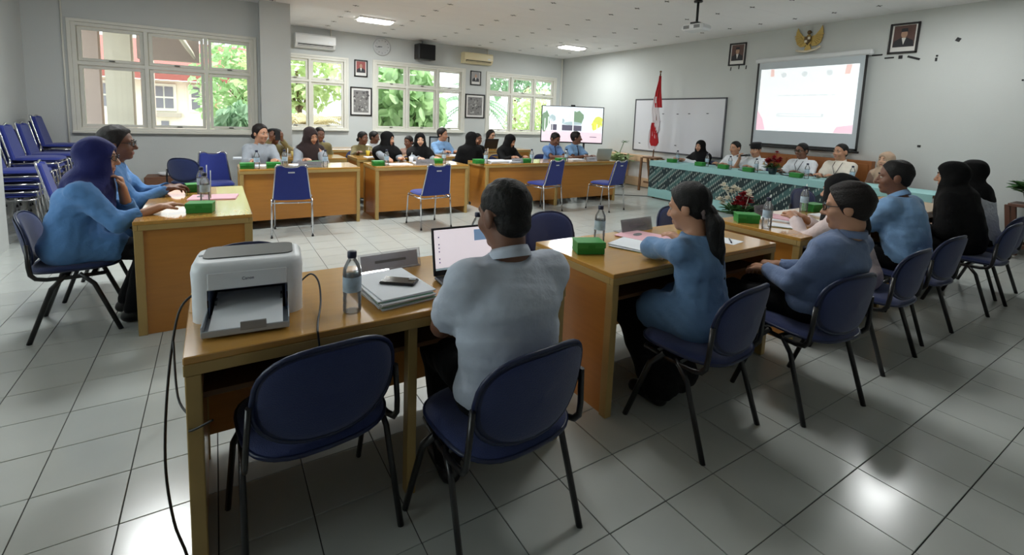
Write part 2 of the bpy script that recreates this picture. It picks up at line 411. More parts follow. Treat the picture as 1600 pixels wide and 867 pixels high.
def palm(label, loc, nf, length, mat, seed=3, group='palms outside the windows', up=.6):
    rng = random.Random(seed); t = thing('garden_palm', label, 'palm', (loc[0], loc[1], -.3), 0, group); h = loc[2]+.3
    tb = MB(); tb.tube([(0, 0, 0), (.03, .02, h*.5), (0, 0, h)], [.14, .11, .09], 9); tb.build('trunk', m_bark, t)
    for k in range(nf):
        az = k*2.4+rng.uniform(-.2, .2); el = up*rng.uniform(-.3, 1.5); L = length*rng.uniform(.8, 1.1); fb = MB(); pts = []
        for i in range(9):
            s = i/8; r = L*s; z = h+math.sin(el)*r-1.1*(s**2)*L*.45
            pts.append(Vector((math.cos(az)*r*math.cos(el*.6), math.sin(az)*r*math.cos(el*.6), z)))
        fb.tube(pts, [.014]*9, 5)
        side = Vector((-math.sin(az), math.cos(az), 0))
        for i in range(1, 9):
            for q in (0, .5):
                p = pts[i-1].lerp(pts[i], q); tdir = (pts[i]-pts[i-1]).normalized(); ll = L*.34*(1-.55*abs(i/8-.4))
                for sg in (-1, 1):
                    tip = p+(side*sg*.85+tdir*.55-Vector((0, 0, .35))).normalized()*ll; wv = tdir*.024
                    fb.add([p-wv, p+wv, (p+tip)/2+wv*.9+Vector((0, 0, .02)), tip, (p+tip)/2-wv*.9+Vector((0, 0, .02))], [(0, 1, 2, 3, 4)])
        fb.build('frond', mat, t)
    return t
palm('pale dry fan palm outside the second window', (.62, 11.7, 1.1), 26, 1.15, lf3, 5)
palm('dark drooping palm outside the window by the television', (5.9, 12.7, 2.0), 16, 1.4, lf4, 9, up=.9)
bush('bright leafy shrub above the dry palm outside the second window', (.6, 13.6, 2.6), (1.6, .9, 1.1), 900, .28, lf2, 1, seed=4)
bush('broad round leaved tree outside the middle window', (3.1, 12.0, 1.75), (1.25, .8, 1.35), 620, .36, lf1, 1.7, seed=6, droop=.9)
bush('deep green tree behind the broad leaved tree outside the middle window', (4.4, 14.6, 1.4), (1.3, .8, 1.0), 700, .3, lf4, 1, seed=8)
bush('yellow green tree outside the window beside the television', (8.9, 13.6, 1.3), (1.2, .9, 1.5), 1100, .24, lf2, 1, seed=11)
bush('tall thin leaved tree outside the window beside the television', (9.8, 16.5, 3.6), (2.6, 1.2, 1.2), 1100, .3, lf4, 1, seed=12)
bush('green tree outside the right bay of the left window', (-.4, 17.0, 2.3), (1.7, 1.2, 1.9), 1500, .28, lf1, 1, seed=14)
bush('blue green drooping shrub below the tree outside the left window', (-.85, 11.9, 1.0), (.65, .6, .7), 600, .3, lf4, .8, seed=15, droop=1.0)
# the neighbouring building seen through the left window
m_cream = M('facade_cream', (226, 218, 204), .9, noise=.04, scale=2); m_red = M('roof_red', (150, 84, 78), .8, noise=.1, scale=6); m_pink = M('eave_pink', (190, 172, 166), .9, noise=.04, scale=2)
m_wdark = M('dark_window', (120, 120, 130), .2)
bd = thing('neighbour_building', 'cream neighbouring building with a red roof edge seen through the left window', 'building', (0, 0, 0))
mb = MB(); mb.box((-3.5, 23.2, 1.1), (9, .4, 2.8)); mb.build('facade', m_cream, bd)
mb = MB(); mb.box((-3.5, 22.6, 2.66), (9.4, 1.2, .30), rotm(rx=.05)); mb.build('roof_edge', m_red, bd)
mb = MB(); mb.box((-3.5, 24.6, 3.6), (9.4, 4.0, .12), rotm(rx=.42)); mb.build('roof_slope', m_red, bd)
for (xa, xb, za, zb) in ((-3.56, -2.88, 1.33, 2.28), (-2.30, -1.96, 1.31, 2.31), (-5.2, -4.5, 1.33, 2.28)):
    mb = MB(); mb.box(((xa+xb)/2, 22.98, (za+zb)/2), (xb-xa+.16, .1, zb-za+.16)); w = mb.build('window', m_frame, bd)
    for i in range(2 if xb-xa > .5 else 1):
        for j in range(2):
            n = 2 if xb-xa > .5 else 1
            cx = xa+(xb-xa)*(i+.5)/n; cz = za+(zb-za)*(j+.5)/2; p = MB(); p.box((cx, 22.92, cz), ((xb-xa)/n-.05, .04, (zb-za)/2-.07)); p.build('pane', m_wdark, w)
for k, x in enumerate((-3.22, -1.49, -1.02)):
    mb = MB(); mb.box((x, 22.97, .73), (.26, .08, .2)); mb.build('vent', m_wdark, bd)
mb = MB(); mb.box((-3.2, 22.9, 1.08), (1.1, .3, .16)); mb.build('ledge', M('ledge_grey', (170, 160, 150), .9), bd)
mb = MB(); mb.box((-1.5, 22.9, 1.47), (.24, .2, .7)); mb.build('red_brick_panel', M('brick_panel', (196, 130, 100), .9, noise=.15, scale=9), bd)
pv = thing('porch', 'pink beige porch wall and pillars just outside the left window', 'porch', (0, 0, 0))
mb = MB(); mb.box((-4.9, 10.5, 1.6), (3.24, .25, 3.9)); mb.build('porch_wall', m_pink, pv)
for x, w, m in ((-3.0, .40, m_cream), (-2.575, .19, m_pink)): mb = MB(); mb.box((x, 10.55, 1.6), (w, .4, 3.9)); mb.build('pillar', m, pv)
mb = MB(); mb.box((-2.2, 10.4, 2.83), (1.0, .2, .94)); mb.build('fascia', m_pink, pv)
mb = MB(); mb.box((-3.9, 10.3, 3.5), (4.6, 3.4, .16)); mb.build('porch_roof', m_pink, pv)
mb = MB(); mb.tube([(-1.75, 10.35, 2.4), (-2.1, 10.25, 3.0)], .05, 8); mb.build('roof_brace', m_cream, pv)

# ================================================================== FURNITURE
m_wood = M('desk_laminate', (176, 118, 48), .33, noise=.14, scale=3, stretch=(1.5, 1.5, 14), coat=.25)
m_top = M('desk_top_laminate', (186, 138, 66), .2, noise=.12, scale=3, stretch=(2, 14, 2), coat=.5)
m_edge = M('desk_edge', (168, 140, 84), .45, noise=.12, scale=10, coat=.1)
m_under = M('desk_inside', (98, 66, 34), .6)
DW, DD, DH = 1.42, .66, .75
def make_desk():
    t = thing('office_desk', '', 'desk', (0, 0, 0), 0, 'wooden office desks')
    b = MB(); b.box((0, 0, DH-.012), (DW, DD, .024), bev=.003); tp = b.build('desk_top', m_top, t)
    b = MB()
    for y in (-DD/2+.012, DD/2-.012): b.box((0, y, DH-.042), (DW, .024, .036), bev=.002)
    for x in (-DW/2+.012, DW/2-.012): b.box((x, 0, DH-.042), (.024, DD-.05, .036), bev=.002)
    b.build('edge_band', m_edge, tp)
    for sx in (-1, 1):
        b = MB(); b.box((sx*(DW/2-.028), 0, .345), (.022, DD-.10, .69)); sp = b.build('side_panel', m_wood, t)
        for sy in (-1, 1): b = MB(); b.box((sx*(DW/2-.024), sy*(DD/2-.026), .345), (.042, .048, .69), bev=.003); b.build('corner_post', m_edge, sp)
    b = MB(); b.box((0, -DD/2+.03, .40), (DW-.085, .02, .585)); b.build('front_panel', m_wood, t)
    b = MB(); b.box((0, DD/2-.045, .345), (.036, .05, .69), bev=.003); b.build('centre_post', m_edge, t)
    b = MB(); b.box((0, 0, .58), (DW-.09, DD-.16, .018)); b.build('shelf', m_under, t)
    return t
desk0 = make_desk(); first = [True]
def desk(label, x, y, rz):
    if first[0]:
        first[0] = False; desk0.location = (x, y, 0); desk0.rotation_euler = (0, 0, rz); desk0['label'] = label; return desk0
    return dup(desk0, label, (x, y, 0), rz)
PI = math.pi
desk('nearest wooden desk, with the white printer and the laptop on it', -.86, .53, PI)
desk('wooden desk second from the printer, with a pink folder and nameplate', .85, .53, PI)
desk('wooden desk in the right row where a woman clasps her hands', 2.57, .53, PI)
desk('wooden desk at the far end of the right row, mostly hidden', 4.3, .56, PI)
desk('wooden desk on the left where a woman in a navy headscarf sits', -1.595, 3.0, PI/2)
desk('wooden desk in the far row nearest the grey column', -.53, 5.40, 0)
desk('wooden desk in the far row with two women in black headscarves', 1.10, 5.40, 0)
desk('wooden desk in the far row left of the two men in blue', 2.84, 5.40, 0)
desk('wooden desk in the far row in front of the television', 4.24, 5.42, 0)
desk('desk of the second row behind the grey topped woman', -.40, 6.72, 0)
desk('desk of the second row with the bright yellow cup', 1.15, 6.62, 0)
desk('desk of the second row in front of the man in a pale blue shirt', 2.75, 6.72, 0)
desk('bare desk of the second row below the corner window', 4.25, 8.33, 0)
desk('bare desk along the window wall, behind the blue chair', .40, 8.55, 0)

m_fab = M('blue_fabric', (26, 42, 92), .8, noise=.12, scale=40, bump=.25, bscale=260, sheen=.3)
m_royal = M('royal_fabric', (26, 44, 128), .75, noise=.1, scale=40, bump=.2, bscale=260, sheen=.2)
m_shell = M('chair_shell', (22, 33, 68), .38, noise=.06, scale=12, spec=.5)
def squircle(rx, rz, e, n):
    p = []
    for i in range(n):
        a = 2*PI*i/n; c, s = math.cos(a), math.sin(a)
        p.append((rx*math.copysign(abs(c)**(2/e), c), rz*math.copysign(abs(s)**(2/e), s)))
    return p
def pad(rx, rz, e, t_front, t_back, curve, taper=0, n=32, rings=(0, .35, .65, .85, .95, 1.0)):
    """cushion lying in the xz plane, front towards +y; returns (front, back) point grids"""
    pf, pb = [], []
    for r in rings:
        f, b = [], []
        for (x, z) in squircle(rx*r, rz*r, e, n):
            x *= 1+taper*z/rz; c = curve*(x/rx)**2; k = max(0, 1-r**5)**.5
            f.append(Vector((x, c+t_front*k, z))); b.append(Vector((x, c-t_back*k, z)))
        f.append(f[0]); b.append(b[0]); pf.append(f); pb.append(b)
    return pf, pb
def make_office_chair():
    t = thing('office_chair', '', 'chair', (0, 0, 0), 0, 'blue padded chairs with black frames')
    R = rotm(rx=.17); c = Vector((0, -.24, .615))
    f, b = pad(.217, .163, 2.6, .026, .016, .05, -.04)
    o = MB(); o.grid([[R @ p+c for p in r][::-1] for r in f]); o.build('backrest', m_fab, t)
    o = MB(); o.grid([[R @ p+c for p in r] for r in b]); rim = [R @ p*1.0+c for p in b[-1][:-1]]
    o.tube(rim, .0085, 8, closed=True); bs = o.build('back_shell', m_shell, t)
    f2, b2 = pad(.205, .150, 2.6, .0, .006, .046); c2 = R @ Vector((0, -.0135, .004))+c
    o = MB(); o.grid([[R @ p+c2 for p in r] for r in b2]); o.build('back_panel', m_fab, bs)
    Rs = rotm(rx=-PI/2)
    f, b = pad(.228, .22, 3.2, .03, .03, .012)
    Rz = Matrix(((1, 0, 0), (0, 0, 1), (0, 1, 0)))
    o = MB(); cs = Vector((0, .0, .425)); o.grid([[Rz @ p+cs for p in r] for r in f]); o.grid([[Rz @ p+cs for p in r][::-1] for r in b]); o.build('seat', m_fab, t)
    o = MB(); rim = [Rz @ p*1.005+cs-Vector((0, 0, .006)) for p in f[-1][:-1]]; o.tube(rim, .008, 6, closed=True); o.build('seat_edge', m_shell, t)
    for sx in (-1, 1):
        x = sx*.225
        o = MB(); o.tube([(x, -.03, .405), (sx*.235, -.10, .33), (sx*.245, -.215, 0)], .014, 8, sq=.75); o.build('leg', m_black, t)
        o = MB(); o.tube([(x, .03, .405), (sx*.235, .10, .33), (sx*.245, .22, 0)], .014, 8, sq=.75); o.build('leg', m_black, t)
        o = MB(); o.tube([(sx*.2, .16, .385), (sx*.225, .0, .385), (sx*.232, -.12, .39), (sx*.236, -.165, .402), (sx*.238, -.187, .43), (sx*.236, -.193, .48), (sx*.226, -.197, .615)], .013, 8, sq=.7); o.build('back_upright', m_black, t)
    for yy in (-.03, .10): o = MB(); o.box((0, yy, .388), (.43, .03, .018)); o.build('seat_rail', m_black, t)
    return t
oc0 = make_office_chair(); ofirst = [True]
def office_chair(label, x, y, rz):
    if ofirst[0]:
        ofirst[0] = False; oc0.location = (x, y, 0); oc0.rotation_euler = (0, 0, rz); oc0['label'] = label; return oc0
    return dup(oc0, label, (x, y, 0), rz)
D = math.radians
office_chair('empty dark blue padded chair pushed to the printer desk', -1.205, .295, D(5.5))
office_chair('dark blue padded chair under the man in a pale short sleeved shirt', -.64, -.03, D(5))
office_chair('dark blue padded chair under the woman with a long ponytail', .53, -.01, D(5))
office_chair('dark blue padded chair under the man in glasses', 1.26, -.15, D(-8))
office_chair('dark blue padded chair under the woman in a pinkish white cardigan', 2.19, -.10, D(0))
office_chair('dark blue padded chair under the man in a light blue shirt leaning forward', 2.95, -.07, D(-3))
office_chair('dark blue padded chair under the woman covered in black', 4.13, -.12, D(0))
office_chair('dark blue padded chair at the right picture edge under the person in white', 4.74, -.05, D(-4))
office_chair('dark blue padded chair under the woman in a navy headscarf', -2.27, 2.71, D(-86))
office_chair('dark blue padded chair under the man beside the navy headscarf', -2.23, 3.42, D(-92))
office_chair('empty dark blue padded chair by the back wall, partly behind a chrome framed chair', -1.75, 6.6, D(-30))
office_chair('dark blue padded chair seen over the desk, right of the short sleeved man', .655, 1.22, D(178))
office_chair('dark blue padded chair mostly hidden behind the head of the ponytailed woman', 1.84, 1.02, D(176))
office_chair('dark blue padded chair standing in front of the batik table', 4.38, 1.25, D(172))
office_chair('dark blue padded chair mostly hidden behind the printer', -1.35, 1.12, D(180))

def make_stack_chair():
    t = thing('banquet_chair', '', 'chair', (0, 0, 0), 0, 'royal blue chairs with chrome frames')
    hw0, hw1, z0, z1 = .205, .165, .43, .855
    def by(z): return -.19-.10*(z-z0)/(z1-z0)
    out = []
    for i in range(9):
        s = i/8; z = z0+.015+(z1-z0-.055)*s; out.append((hw0+(hw1-hw0)*s-.008, z))
    top = [(hw1-.012, z1-.028), (hw1-.03, z1-.012), (.09, z1-.012), (.06, z1-.03), (0, z1-.034)]
    half = out+top; poly = half+[(-x, z) for x, z in half[::-1][1:]]
    o = MB(); n = len(poly)
    fr = [Vector((x, by(z)+.028, z)) for x, z in poly]; bk = [Vector((x, by(z)-.012, z)) for x, z in poly]
    ins = [Vector((x*.92, by(z)+.042, z0+.01+(z-z0)*.97)) for x, z in poly]
    vs = fr+bk+ins; fs = [(i, (i+1) % n, (i+1) % n+n, i+n) for i in range(n)]+[((i+1) % n, i, i+2*n, (i+1) % n+2*n) for i in range(n)]
    fs += [tuple(range(2*n, 3*n)), tuple(range(2*n-1, n-1, -1))]
    o.add(vs, fs); o.build('backrest', m_royal, t)
    o = MB(); o.box((0, by(z1-.09)-.014, z1-.085), (.07, .006, .016), rotm(rx=-.23), bev=.002); o.build('label_plate', m_white, t)
    f, b = pad(.21, .215, 4.5, .035, .022, 0); Rz = Matrix(((1, 0, 0), (0, 0, 1), (0, 1, 0))); cs = Vector((0, .02, .445))
    o = MB(); o.grid([[Rz @ p+cs for p in r] for r in f]); o.grid([[Rz @ p+cs for p in r][::-1] for r in b]); o.build('seat', m_royal, t)
    L = [(-hw0-.006, -.225, 0), (-hw0-.004, -.205, .22), (-hw0, by(z0)-.002, z0)]
    tubep = [Vector((-x-.004, by(z), z)) for x, z in out]+[Vector((-hw1-.0, by(z1-.03), z1-.022)), Vector((-hw1+.022, by(z1), z1)), Vector((-.10, by(z1), z1)), Vector((-.06, by(z1)-.004, z1-.02)), Vector((0, by(z1)-.004, z1-.024))]
    tubep = tubep+[Vector((-p.x, p.y, p.z)) for p in tubep[::-1][1:]]
    o = MB(); o.tube(tubep, .0105, 8); o.build('back_frame', m_chrome, t)
    for sx in (-1, 1):
        o = MB(); o.tube([(sx*.213, by(z0), z0+.02), (sx*.214, -.20, .36), (sx*.218, -.235, 0.006)], .0105, 8); lg = o.build('leg', m_chrome, t)
        c = MB(); c.lathe([(.013, 0), (.013, .02)], 8, (sx*.218, -.235, 0)); c.build('foot_cap', m_blackpl, lg)
        o = MB(); o.tube([(sx*.205, .19, .425), (sx*.21, .21, .40), (sx*.213, .245, 0.006)], .0105, 8); lg = o.build('leg', m_chrome, t)
        c = MB(); c.lathe([(.013, 0), (.013, .02)], 8, (sx*.213, .245, 0)); c.build('foot_cap', m_blackpl, lg)
        o = MB(); o.tube([(sx*.212, -.20, .405), (sx*.212, .205, .405)], .0095, 8); o.build('side_rail', m_chrome, t)
    for yy in (.205, -.2): o = MB(); o.tube([(-.212, yy, .405), (.212, yy, .405)], .009, 8); o.build('cross_rail', m_chrome, t)
    return t
sc0 = make_stack_chair(); sfirst = [True]
def stack_chair(label, x, y, rz, z=0, group=None):
    if sfirst[0]:
        sfirst[0] = False; sc0.location = (x, y, z); sc0.rotation_euler = (0, 0, rz); sc0['label'] = label; return sc0
    return dup(sc0, label, (x, y, z), rz, group)
stack_chair('royal blue chrome framed chair facing the far desk nearest the column', -.70, 4.76, D(-9))
stack_chair('royal blue chrome framed chair facing the desk of the women in black headscarves', .95, 4.52, D(4))
stack_chair('royal blue chrome framed chair behind the shoulder of the short sleeved man', 3.05, 4.80, D(12))
stack_chair('royal blue chrome framed chair facing the desk with the silver laptop', 4.15, 4.50, D(12))
stack_chair('royal blue chrome framed chair standing alone before the back wall', -1.48, 6.15, D(186))
stack_chair('royal blue chrome framed chair tucked behind the second row desks', .38, 9.2, D(180))
stack_chair('royal blue chrome framed chair beside the chair stacks, behind the navy headscarf', -2.75, 5.35, D(-84))
n_ord = ['lowest', 'second', 'third', 'fourth', 'fifth', 'topmost']
for si, (sx, sy, nn, dz, nm) in enumerate(((-3.36, 5.85, 4, .085, 'frontmost stack beside the wall corner'), (-3.36, 6.42, 5, .085, 'second stack along the left wall'), (-3.36, 6.98, 5, .085, 'third stack along the left wall'), (-3.36, 7.5, 6, .085, 'rearmost stack in the room corner'))):
    for k in range(nn):
        nth = 'topmost' if k == nn-1 else n_ord[k]
        stack_chair('%s blue chrome framed chair of the %s' % (nth, nm), sx+.02*k, sy, D(-90), k*dz, 'stacked blue chairs along the left wall')

# ---------------------------------------------------------------- head table with teal cloth and batik skirt
m_teal = M('teal_cloth', (150, 196, 196), .75, noise=.05, scale=5, bump=.15, bscale=6)
def batik():
    m = bpy.data.materials.new('batik_cloth'); m.use_nodes = True; nt = m.node_tree; N = nt.nodes; L = nt.links.new; b = N['Principled BSDF']; b.inputs['Roughness'].default_value = .8
    tc = N.new('ShaderNodeTexCoord'); sp = N.new('ShaderNodeSeparateXYZ'); L(tc.outputs['Object'], sp.inputs[0])
    def mth(op, a, bb):
        n = N.new('ShaderNodeMath'); n.operation = op
        for i, v in enumerate((a, bb)):
            if isinstance(v, (int, float)): n.inputs[i].default_value = v
            elif v is not None: L(v, n.inputs[i])
        return n.outputs[0]
    y, z = sp.outputs['Y'], sp.outputs['Z']
    col = mth('MULTIPLY', y, 30.0); ci = mth('FLOOR', col, None); cf = mth('FRACT', col, None)
    row = mth('ADD', mth('MULTIPLY', z, 11.0), mth('MULTIPLY', ci, .31)); rf = mth('FRACT', row, None)
    inx = mth('MULTIPLY', mth('GREATER_THAN', cf, .36), mth('LESS_THAN', cf, .66)); inz = mth('LESS_THAN', rf, .42); dash = mth('MULTIPLY', inx, inz)
    wn = N.new('ShaderNodeTexWhiteNoise'); wn.noise_dimensions = '2D'; cv = N.new('ShaderNodeCombineXYZ'); L(ci, cv.inputs[0]); L(mth('FLOOR', row, None), cv.inputs[1]); L(cv.outputs[0], wn.inputs['Vector'])
    dash = mth('MULTIPLY', dash, mth('GREATER_THAN', wn.outputs['Value'], .25))
    band = mth('FRACT', mth('ADD', mth('MULTIPLY', y, 3.1), mth('MULTIPLY', z, 3.4)), None); bd_ = mth('LESS_THAN', band, .42)
    m1 = N.new('ShaderNodeMix'); m1.data_type = 'RGBA'; L(bd_, m1.inputs[0]); m1.inputs[6].default_value = lin((34, 52, 56)); m1.inputs[7].default_value = lin((66, 98, 98))
    m2 = N.new('ShaderNodeMix'); m2.data_type = 'RGBA'; L(dash, m2.inputs[0]); L(m1.outputs[2], m2.inputs[6]); m2.inputs[7].default_value = lin((186, 196, 186)); L(m2.outputs[2], b.inputs['Base Color'])
    return m
m_batik = batik()
TX0, TX1, TY0, TY1 = 5.92, 6.52, .7, 5.15
tb = thing('head_table', 'long table under the teal cloth in front of the projection screen', 'table', (6.22, 2.9, 0))
b = MB(); b.box((0, 0, .715), (TX1-TX0-.04, TY1-TY0-.04, .03)); b.build('table_top', m_under, tb)
for sx in (-1, 1):
    for yy in (-2.15, -.7, .7, 2.15):
        b = MB(); b.box((sx*.25, yy, .35), (.04, .04, .70)); b.build('leg', m_under, tb)
cl = thing('tablecloth', 'teal tablecloth with a dark batik skirt covering the head table', 'tablecloth')
b = MB(); b.box(((TX0+TX1)/2, (TY0+TY1)/2, .739), (TX1-TX0, TY1-TY0, .012), bev=.004); b.build('top_cloth', m_teal, cl)
def drape(x, y0, y1, zt, zb, amp, mi_n=260, ph=0):
    rows = []
    for k in range(4):
        s = k/3; rows.append([Vector((x-amp*s*(.6+.4*math.sin(j*.23+ph))*(1 if j % 2 else .35)-.002, y0+(y1-y0)*j/mi_n, zt+(zb-zt)*s)) for j in range(mi_n+1)])
    return rows
b = MB(); b.grid([r[::-1] for r in drape(TX0-.012, TY0, TY1, .745, .645, .006)]); b.box((6.22, TY1+.004, .695), (.61, .006, .10)); b.build('overhang', m_teal, cl)
b = MB(); b.grid([r[::-1] for r in drape(TX0-.002, TY0, TY1, .66, .20, .008, ph=1)]); b.box((6.22, TY1, .43), (.60, .006, .46)); b.build('batik_skirt', m_batik, cl)
b = MB(); b.grid([r[::-1] for r in drape(TX0-.004, TY0, TY1, .215, .03, .006, ph=2)]); b.box((6.22, TY1+.002, .12), (.60, .006, .19)); b.build('lower_band', m_teal, cl)
for k, yy in enumerate((4.55, 3.85, 3.4, 2.65, 2.1, 1.5)):
    office_chair('dark blue chair at the head table under the %s' % ('woman in a black headscarf', 'man beside the cap wearer', 'man in a black cap', 'white shirted man in glasses', 'man in a cream shirt', 'woman in a tan headscarf')[k], 6.76, yy, D(90))

# ---------------------------------------------------------------- wall things on the right wall
def rbox(name, mats, parent, c, d, bev=.004, R=None):
    b = MB(); b.box(c, d, R, bev=bev); return b.build(name, mats, parent)
m_alu = M('board_frame', (92, 92, 98), .35, .5); m_board = M('whiteboard_face', (214, 214, 220), .25, noise=.03, scale=2, coat=.2)
wb = thing('whiteboard', 'large framed whiteboard behind the flag', 'whiteboard', (XB, 5.63, 1.44))
rbox('board', m_board, wb, (-.015, 0, 0), (.02, 2.40, 1.2)); f = MB()
for y in (-1.2, 1.2): f.box((-.02, y, 0), (.03, .03, 1.23), bev=.004)
for z in (-.6, .6): f.box((-.02, 0, z), (.03, 2.43, .03), bev=.004)
f.build('frame', m_alu, wb); rbox('pen_tray', m_alu, wb, (-.05, -.95, -.60), (.07, .3, .02))
for y, z in ((.35, .27), (-.05, .27), (-.35, .28), (-.8, .29), (-.05, -.42), (-.75, -.36), (1.0, -.43)): rbox('magnet', m_blackpl, wb, (-.03, y, z), (.01, .05, .015), .003)
# projection screen with the projected slide
m_scr = M('screen_cloth', (196, 204, 210), .8); m_slide = M('projected_slide', (246, 250, 252), .8, emit=.42)
ps = thing('projection_screen', 'pull down projection screen showing a bright slide', 'projection screen', (7.1, 2.915, 0))
b = MB(); b.box((.02, 0, 2.70), (.09, 1.86, .085), bev=.02); b.build('screen_case', m_white, ps)
b = MB(); b.box((0, 0, 1.91), (.006, 1.74, 1.54)); b.build('screen_cloth', m_scr, ps)
b = MB()
for y in (-.865, .865): b.box((-.005, y, 1.91), (.004, .035, 1.52))
b.box((-.005, 0, 1.185), (.004, 1.74, .035)); b.tube([(0, -.9, 1.15), (0, .9, 1.15)], .018, 8); b.build('black_border', m_blackpl, ps)
sl = MB(); sl.box((-.0065, .01, 1.985), (.003, 1.58, 1.10)); so = sl.build('slide', m_slide, ps)
m_slp = M('slide_pink', (248, 208, 222), .8, emit=.4); m_slg = M('slide_grey', (222, 230, 233), .8, emit=.4); m_slr = M('slide_red', (240, 206, 200), .8, emit=.4)
def slide_poly(pts, mat, nm):
    b = MB(); b.prism([(p[0], p[1]) for p in pts], .0015, R=rotm(rz=PI/2), c=(-.009, 0, 0)); b.build(nm, mat, so)
# local poly: (y, z) on the screen, viewer sees +y on the left
slide_poly([(.80, 1.44), (.80, 1.80), (.70, 1.66), (.63, 1.45)], m_slp, 'corner_shape'); slide_poly([(-.78, 1.44), (-.50, 1.44), (-.55, 1.54), (-.78, 1.58)], m_slp, 'corner_shape')
slide_poly([(.62, 2.40), (.55, 2.40), (.56, 2.53), (.62, 2.53)], m_slr, 'corner_shape'); slide_poly([(-.58, 2.38), (-.66, 2.38), (-.68, 2.53), (-.60, 2.53)], m_slr, 'corner_shape')
for y in (.38, .03, -.36): b = MB(); b.lathe([(.05, 0), (.05, .0015)], 16, (-.009, y, 2.42), R=rotm(ry=-PI/2)); b.build('slide_mark', m_slg, so)
for y, w in ((.42, .05), (.30, .14), (.13, .12), (.0, .05), (-.12, .16), (-.30, .14), (-.45, .05)): b = MB(); b.box((-.009, y, 2.06), (.0015, w, .022)); b.build('slide_line', m_slg, so)
b = MB(); b.box((-.009, .05, 1.72), (.0015, .78, .06)); b.build('slide_bar', m_slg, so); b = MB(); b.box((-.0095, .05, 1.72), (.002, .70, .03)); b.build('slide_bar', m_slide, so)
# portraits and pictures
m_fr = M('black_frame', (26, 22, 22), .35); m_mat = M('picture_mount', (224, 222, 218), .7); m_suit = M('suit_print', (38, 38, 44), .5); m_face = M('face_print', (176, 140, 116), .5); m_bgd = M('portrait_backdrop', (92, 66, 60), .5, noise=.2, scale=6)
m_sketch = M('sketch_print', (128, 126, 124), .7, noise=.6, scale=22)
def picture(label, c, w, h, axis, kind, tilt=0, backdrop=None, name='framed_portrait'):
    t = thing(name, label, 'picture', c); R0 = rotm(rz=0 if axis == 'Y' else -PI/2) @ rotm(ry=tilt)
    # local: picture in xz plane facing -y
    def part(nm, mat, poly, depth, th):
        b = MB(); b.prism(poly, th, R=R0, c=tuple(R0 @ Vector((0, -depth, 0)))); return b.build(nm, mat, t)
    fb = MB(); k = .028
    for x in (-w/2+k/2, w/2-k/2): fb.box(R0 @ Vector((x, -.014, 0)), (k, .028, h), R0, bev=.004)
    for z in (-h/2+k/2, h/2-k/2): fb.box(R0 @ Vector((0, -.014, z)), (w, .028, k), R0, bev=.004)
    fb.build('frame', m_fr, t)
    part('mount', m_mat, rrect(w-.03, h-.03, .002, 1), .006, .008)
    iw, ih = w-.10, h-.13
    dz = .03 if kind != 'sketch' else 0
    if kind == 'sketch': iw, ih = w-.15, h-.15
    pr_ = part('print', backdrop or (m_sketch if kind == 'sketch' else m_bgd), rrect(iw, ih, .002, 1, 0, dz), .0115, .002)
    if kind != 'sketch':
        def sub(nm, mat, poly, dp): b = MB(); b.prism(poly, .001, R=R0, c=tuple(R0 @ Vector((0, -dp, 0)))); b.build(nm, mat, pr_)
        z0 = dz-ih/2
        sub('suit', m_suit, [(-iw*.48, z0), (iw*.48, z0), (iw*.44, z0+ih*.28), (iw*.15, z0+ih*.42), (-iw*.15, z0+ih*.42), (-iw*.44, z0+ih*.28)], .0135)
        sub('shirt', m_mat, [(-iw*.1, z0+ih*.42), (0, z0+ih*.1), (iw*.1, z0+ih*.42)], .0145)
        sub('face', m_face, [(iw*.15*math.cos(a*.3927), z0+ih*.60+ih*.19*math.sin(a*.3927)) for a in range(16)], .0145)
        if kind == 'cap': sub('cap', m_suit, [(-iw*.16, z0+ih*.70), (iw*.16, z0+ih*.70), (iw*.14, z0+ih*.86), (-iw*.14, z0+ih*.86)], .0155)
    else:
        rng = random.Random(int(c[0]*100))
        for q in range(26):
            x, z = rng.uniform(-iw*.45, iw*.45), rng.uniform(-ih*.45, ih*.45); r = rng.uniform(.015, .045)
            b = MB(); b.prism([(x+r*rng.uniform(.4, 1)*math.cos(a), z+r*rng.uniform(.4, 1)*math.sin(a)) for a in np.linspace(0, 5.6, 7)], .001, R=R0, c=tuple(R0 @ Vector((0, -.013-.0003*q/5, 0)))); b.build('sketch_shape', rng.choice([M('sketch_dark', (84, 82, 82), .7), M('sketch_light', (176, 174, 170), .7)]), pr_)
    return t
picture('framed portrait of a man in a cap, left of the screen', (XB, 4.29, 2.88), .35, .43, 'X', 'cap', D(1))
picture('framed portrait of a man in a cap, right of the screen', (XB, 1.645, 2.87), .36, .44, 'X', 'cap', D(1))
picture('small framed portrait with a red backdrop beside the second window', (1.39, YA, 2.48), .30, .38, 'Y', 'plain', 0, M('red_backdrop', (150, 74, 70), .5))
picture('small framed grey portrait right of the middle window', (4.335, YA, 2.485), .31, .37, 'Y', 'plain', 0, M('grey_backdrop', (150, 146, 144), .5))
picture('large framed monochrome drawing left of the middle window', (1.395, YA, 1.735), .49, .65, 'Y', 'sketch', name='framed_drawing')
picture('large framed monochrome drawing right of the middle window', (4.335, YA, 1.76), .57, .62, 'Y', 'sketch', name='framed_drawing')
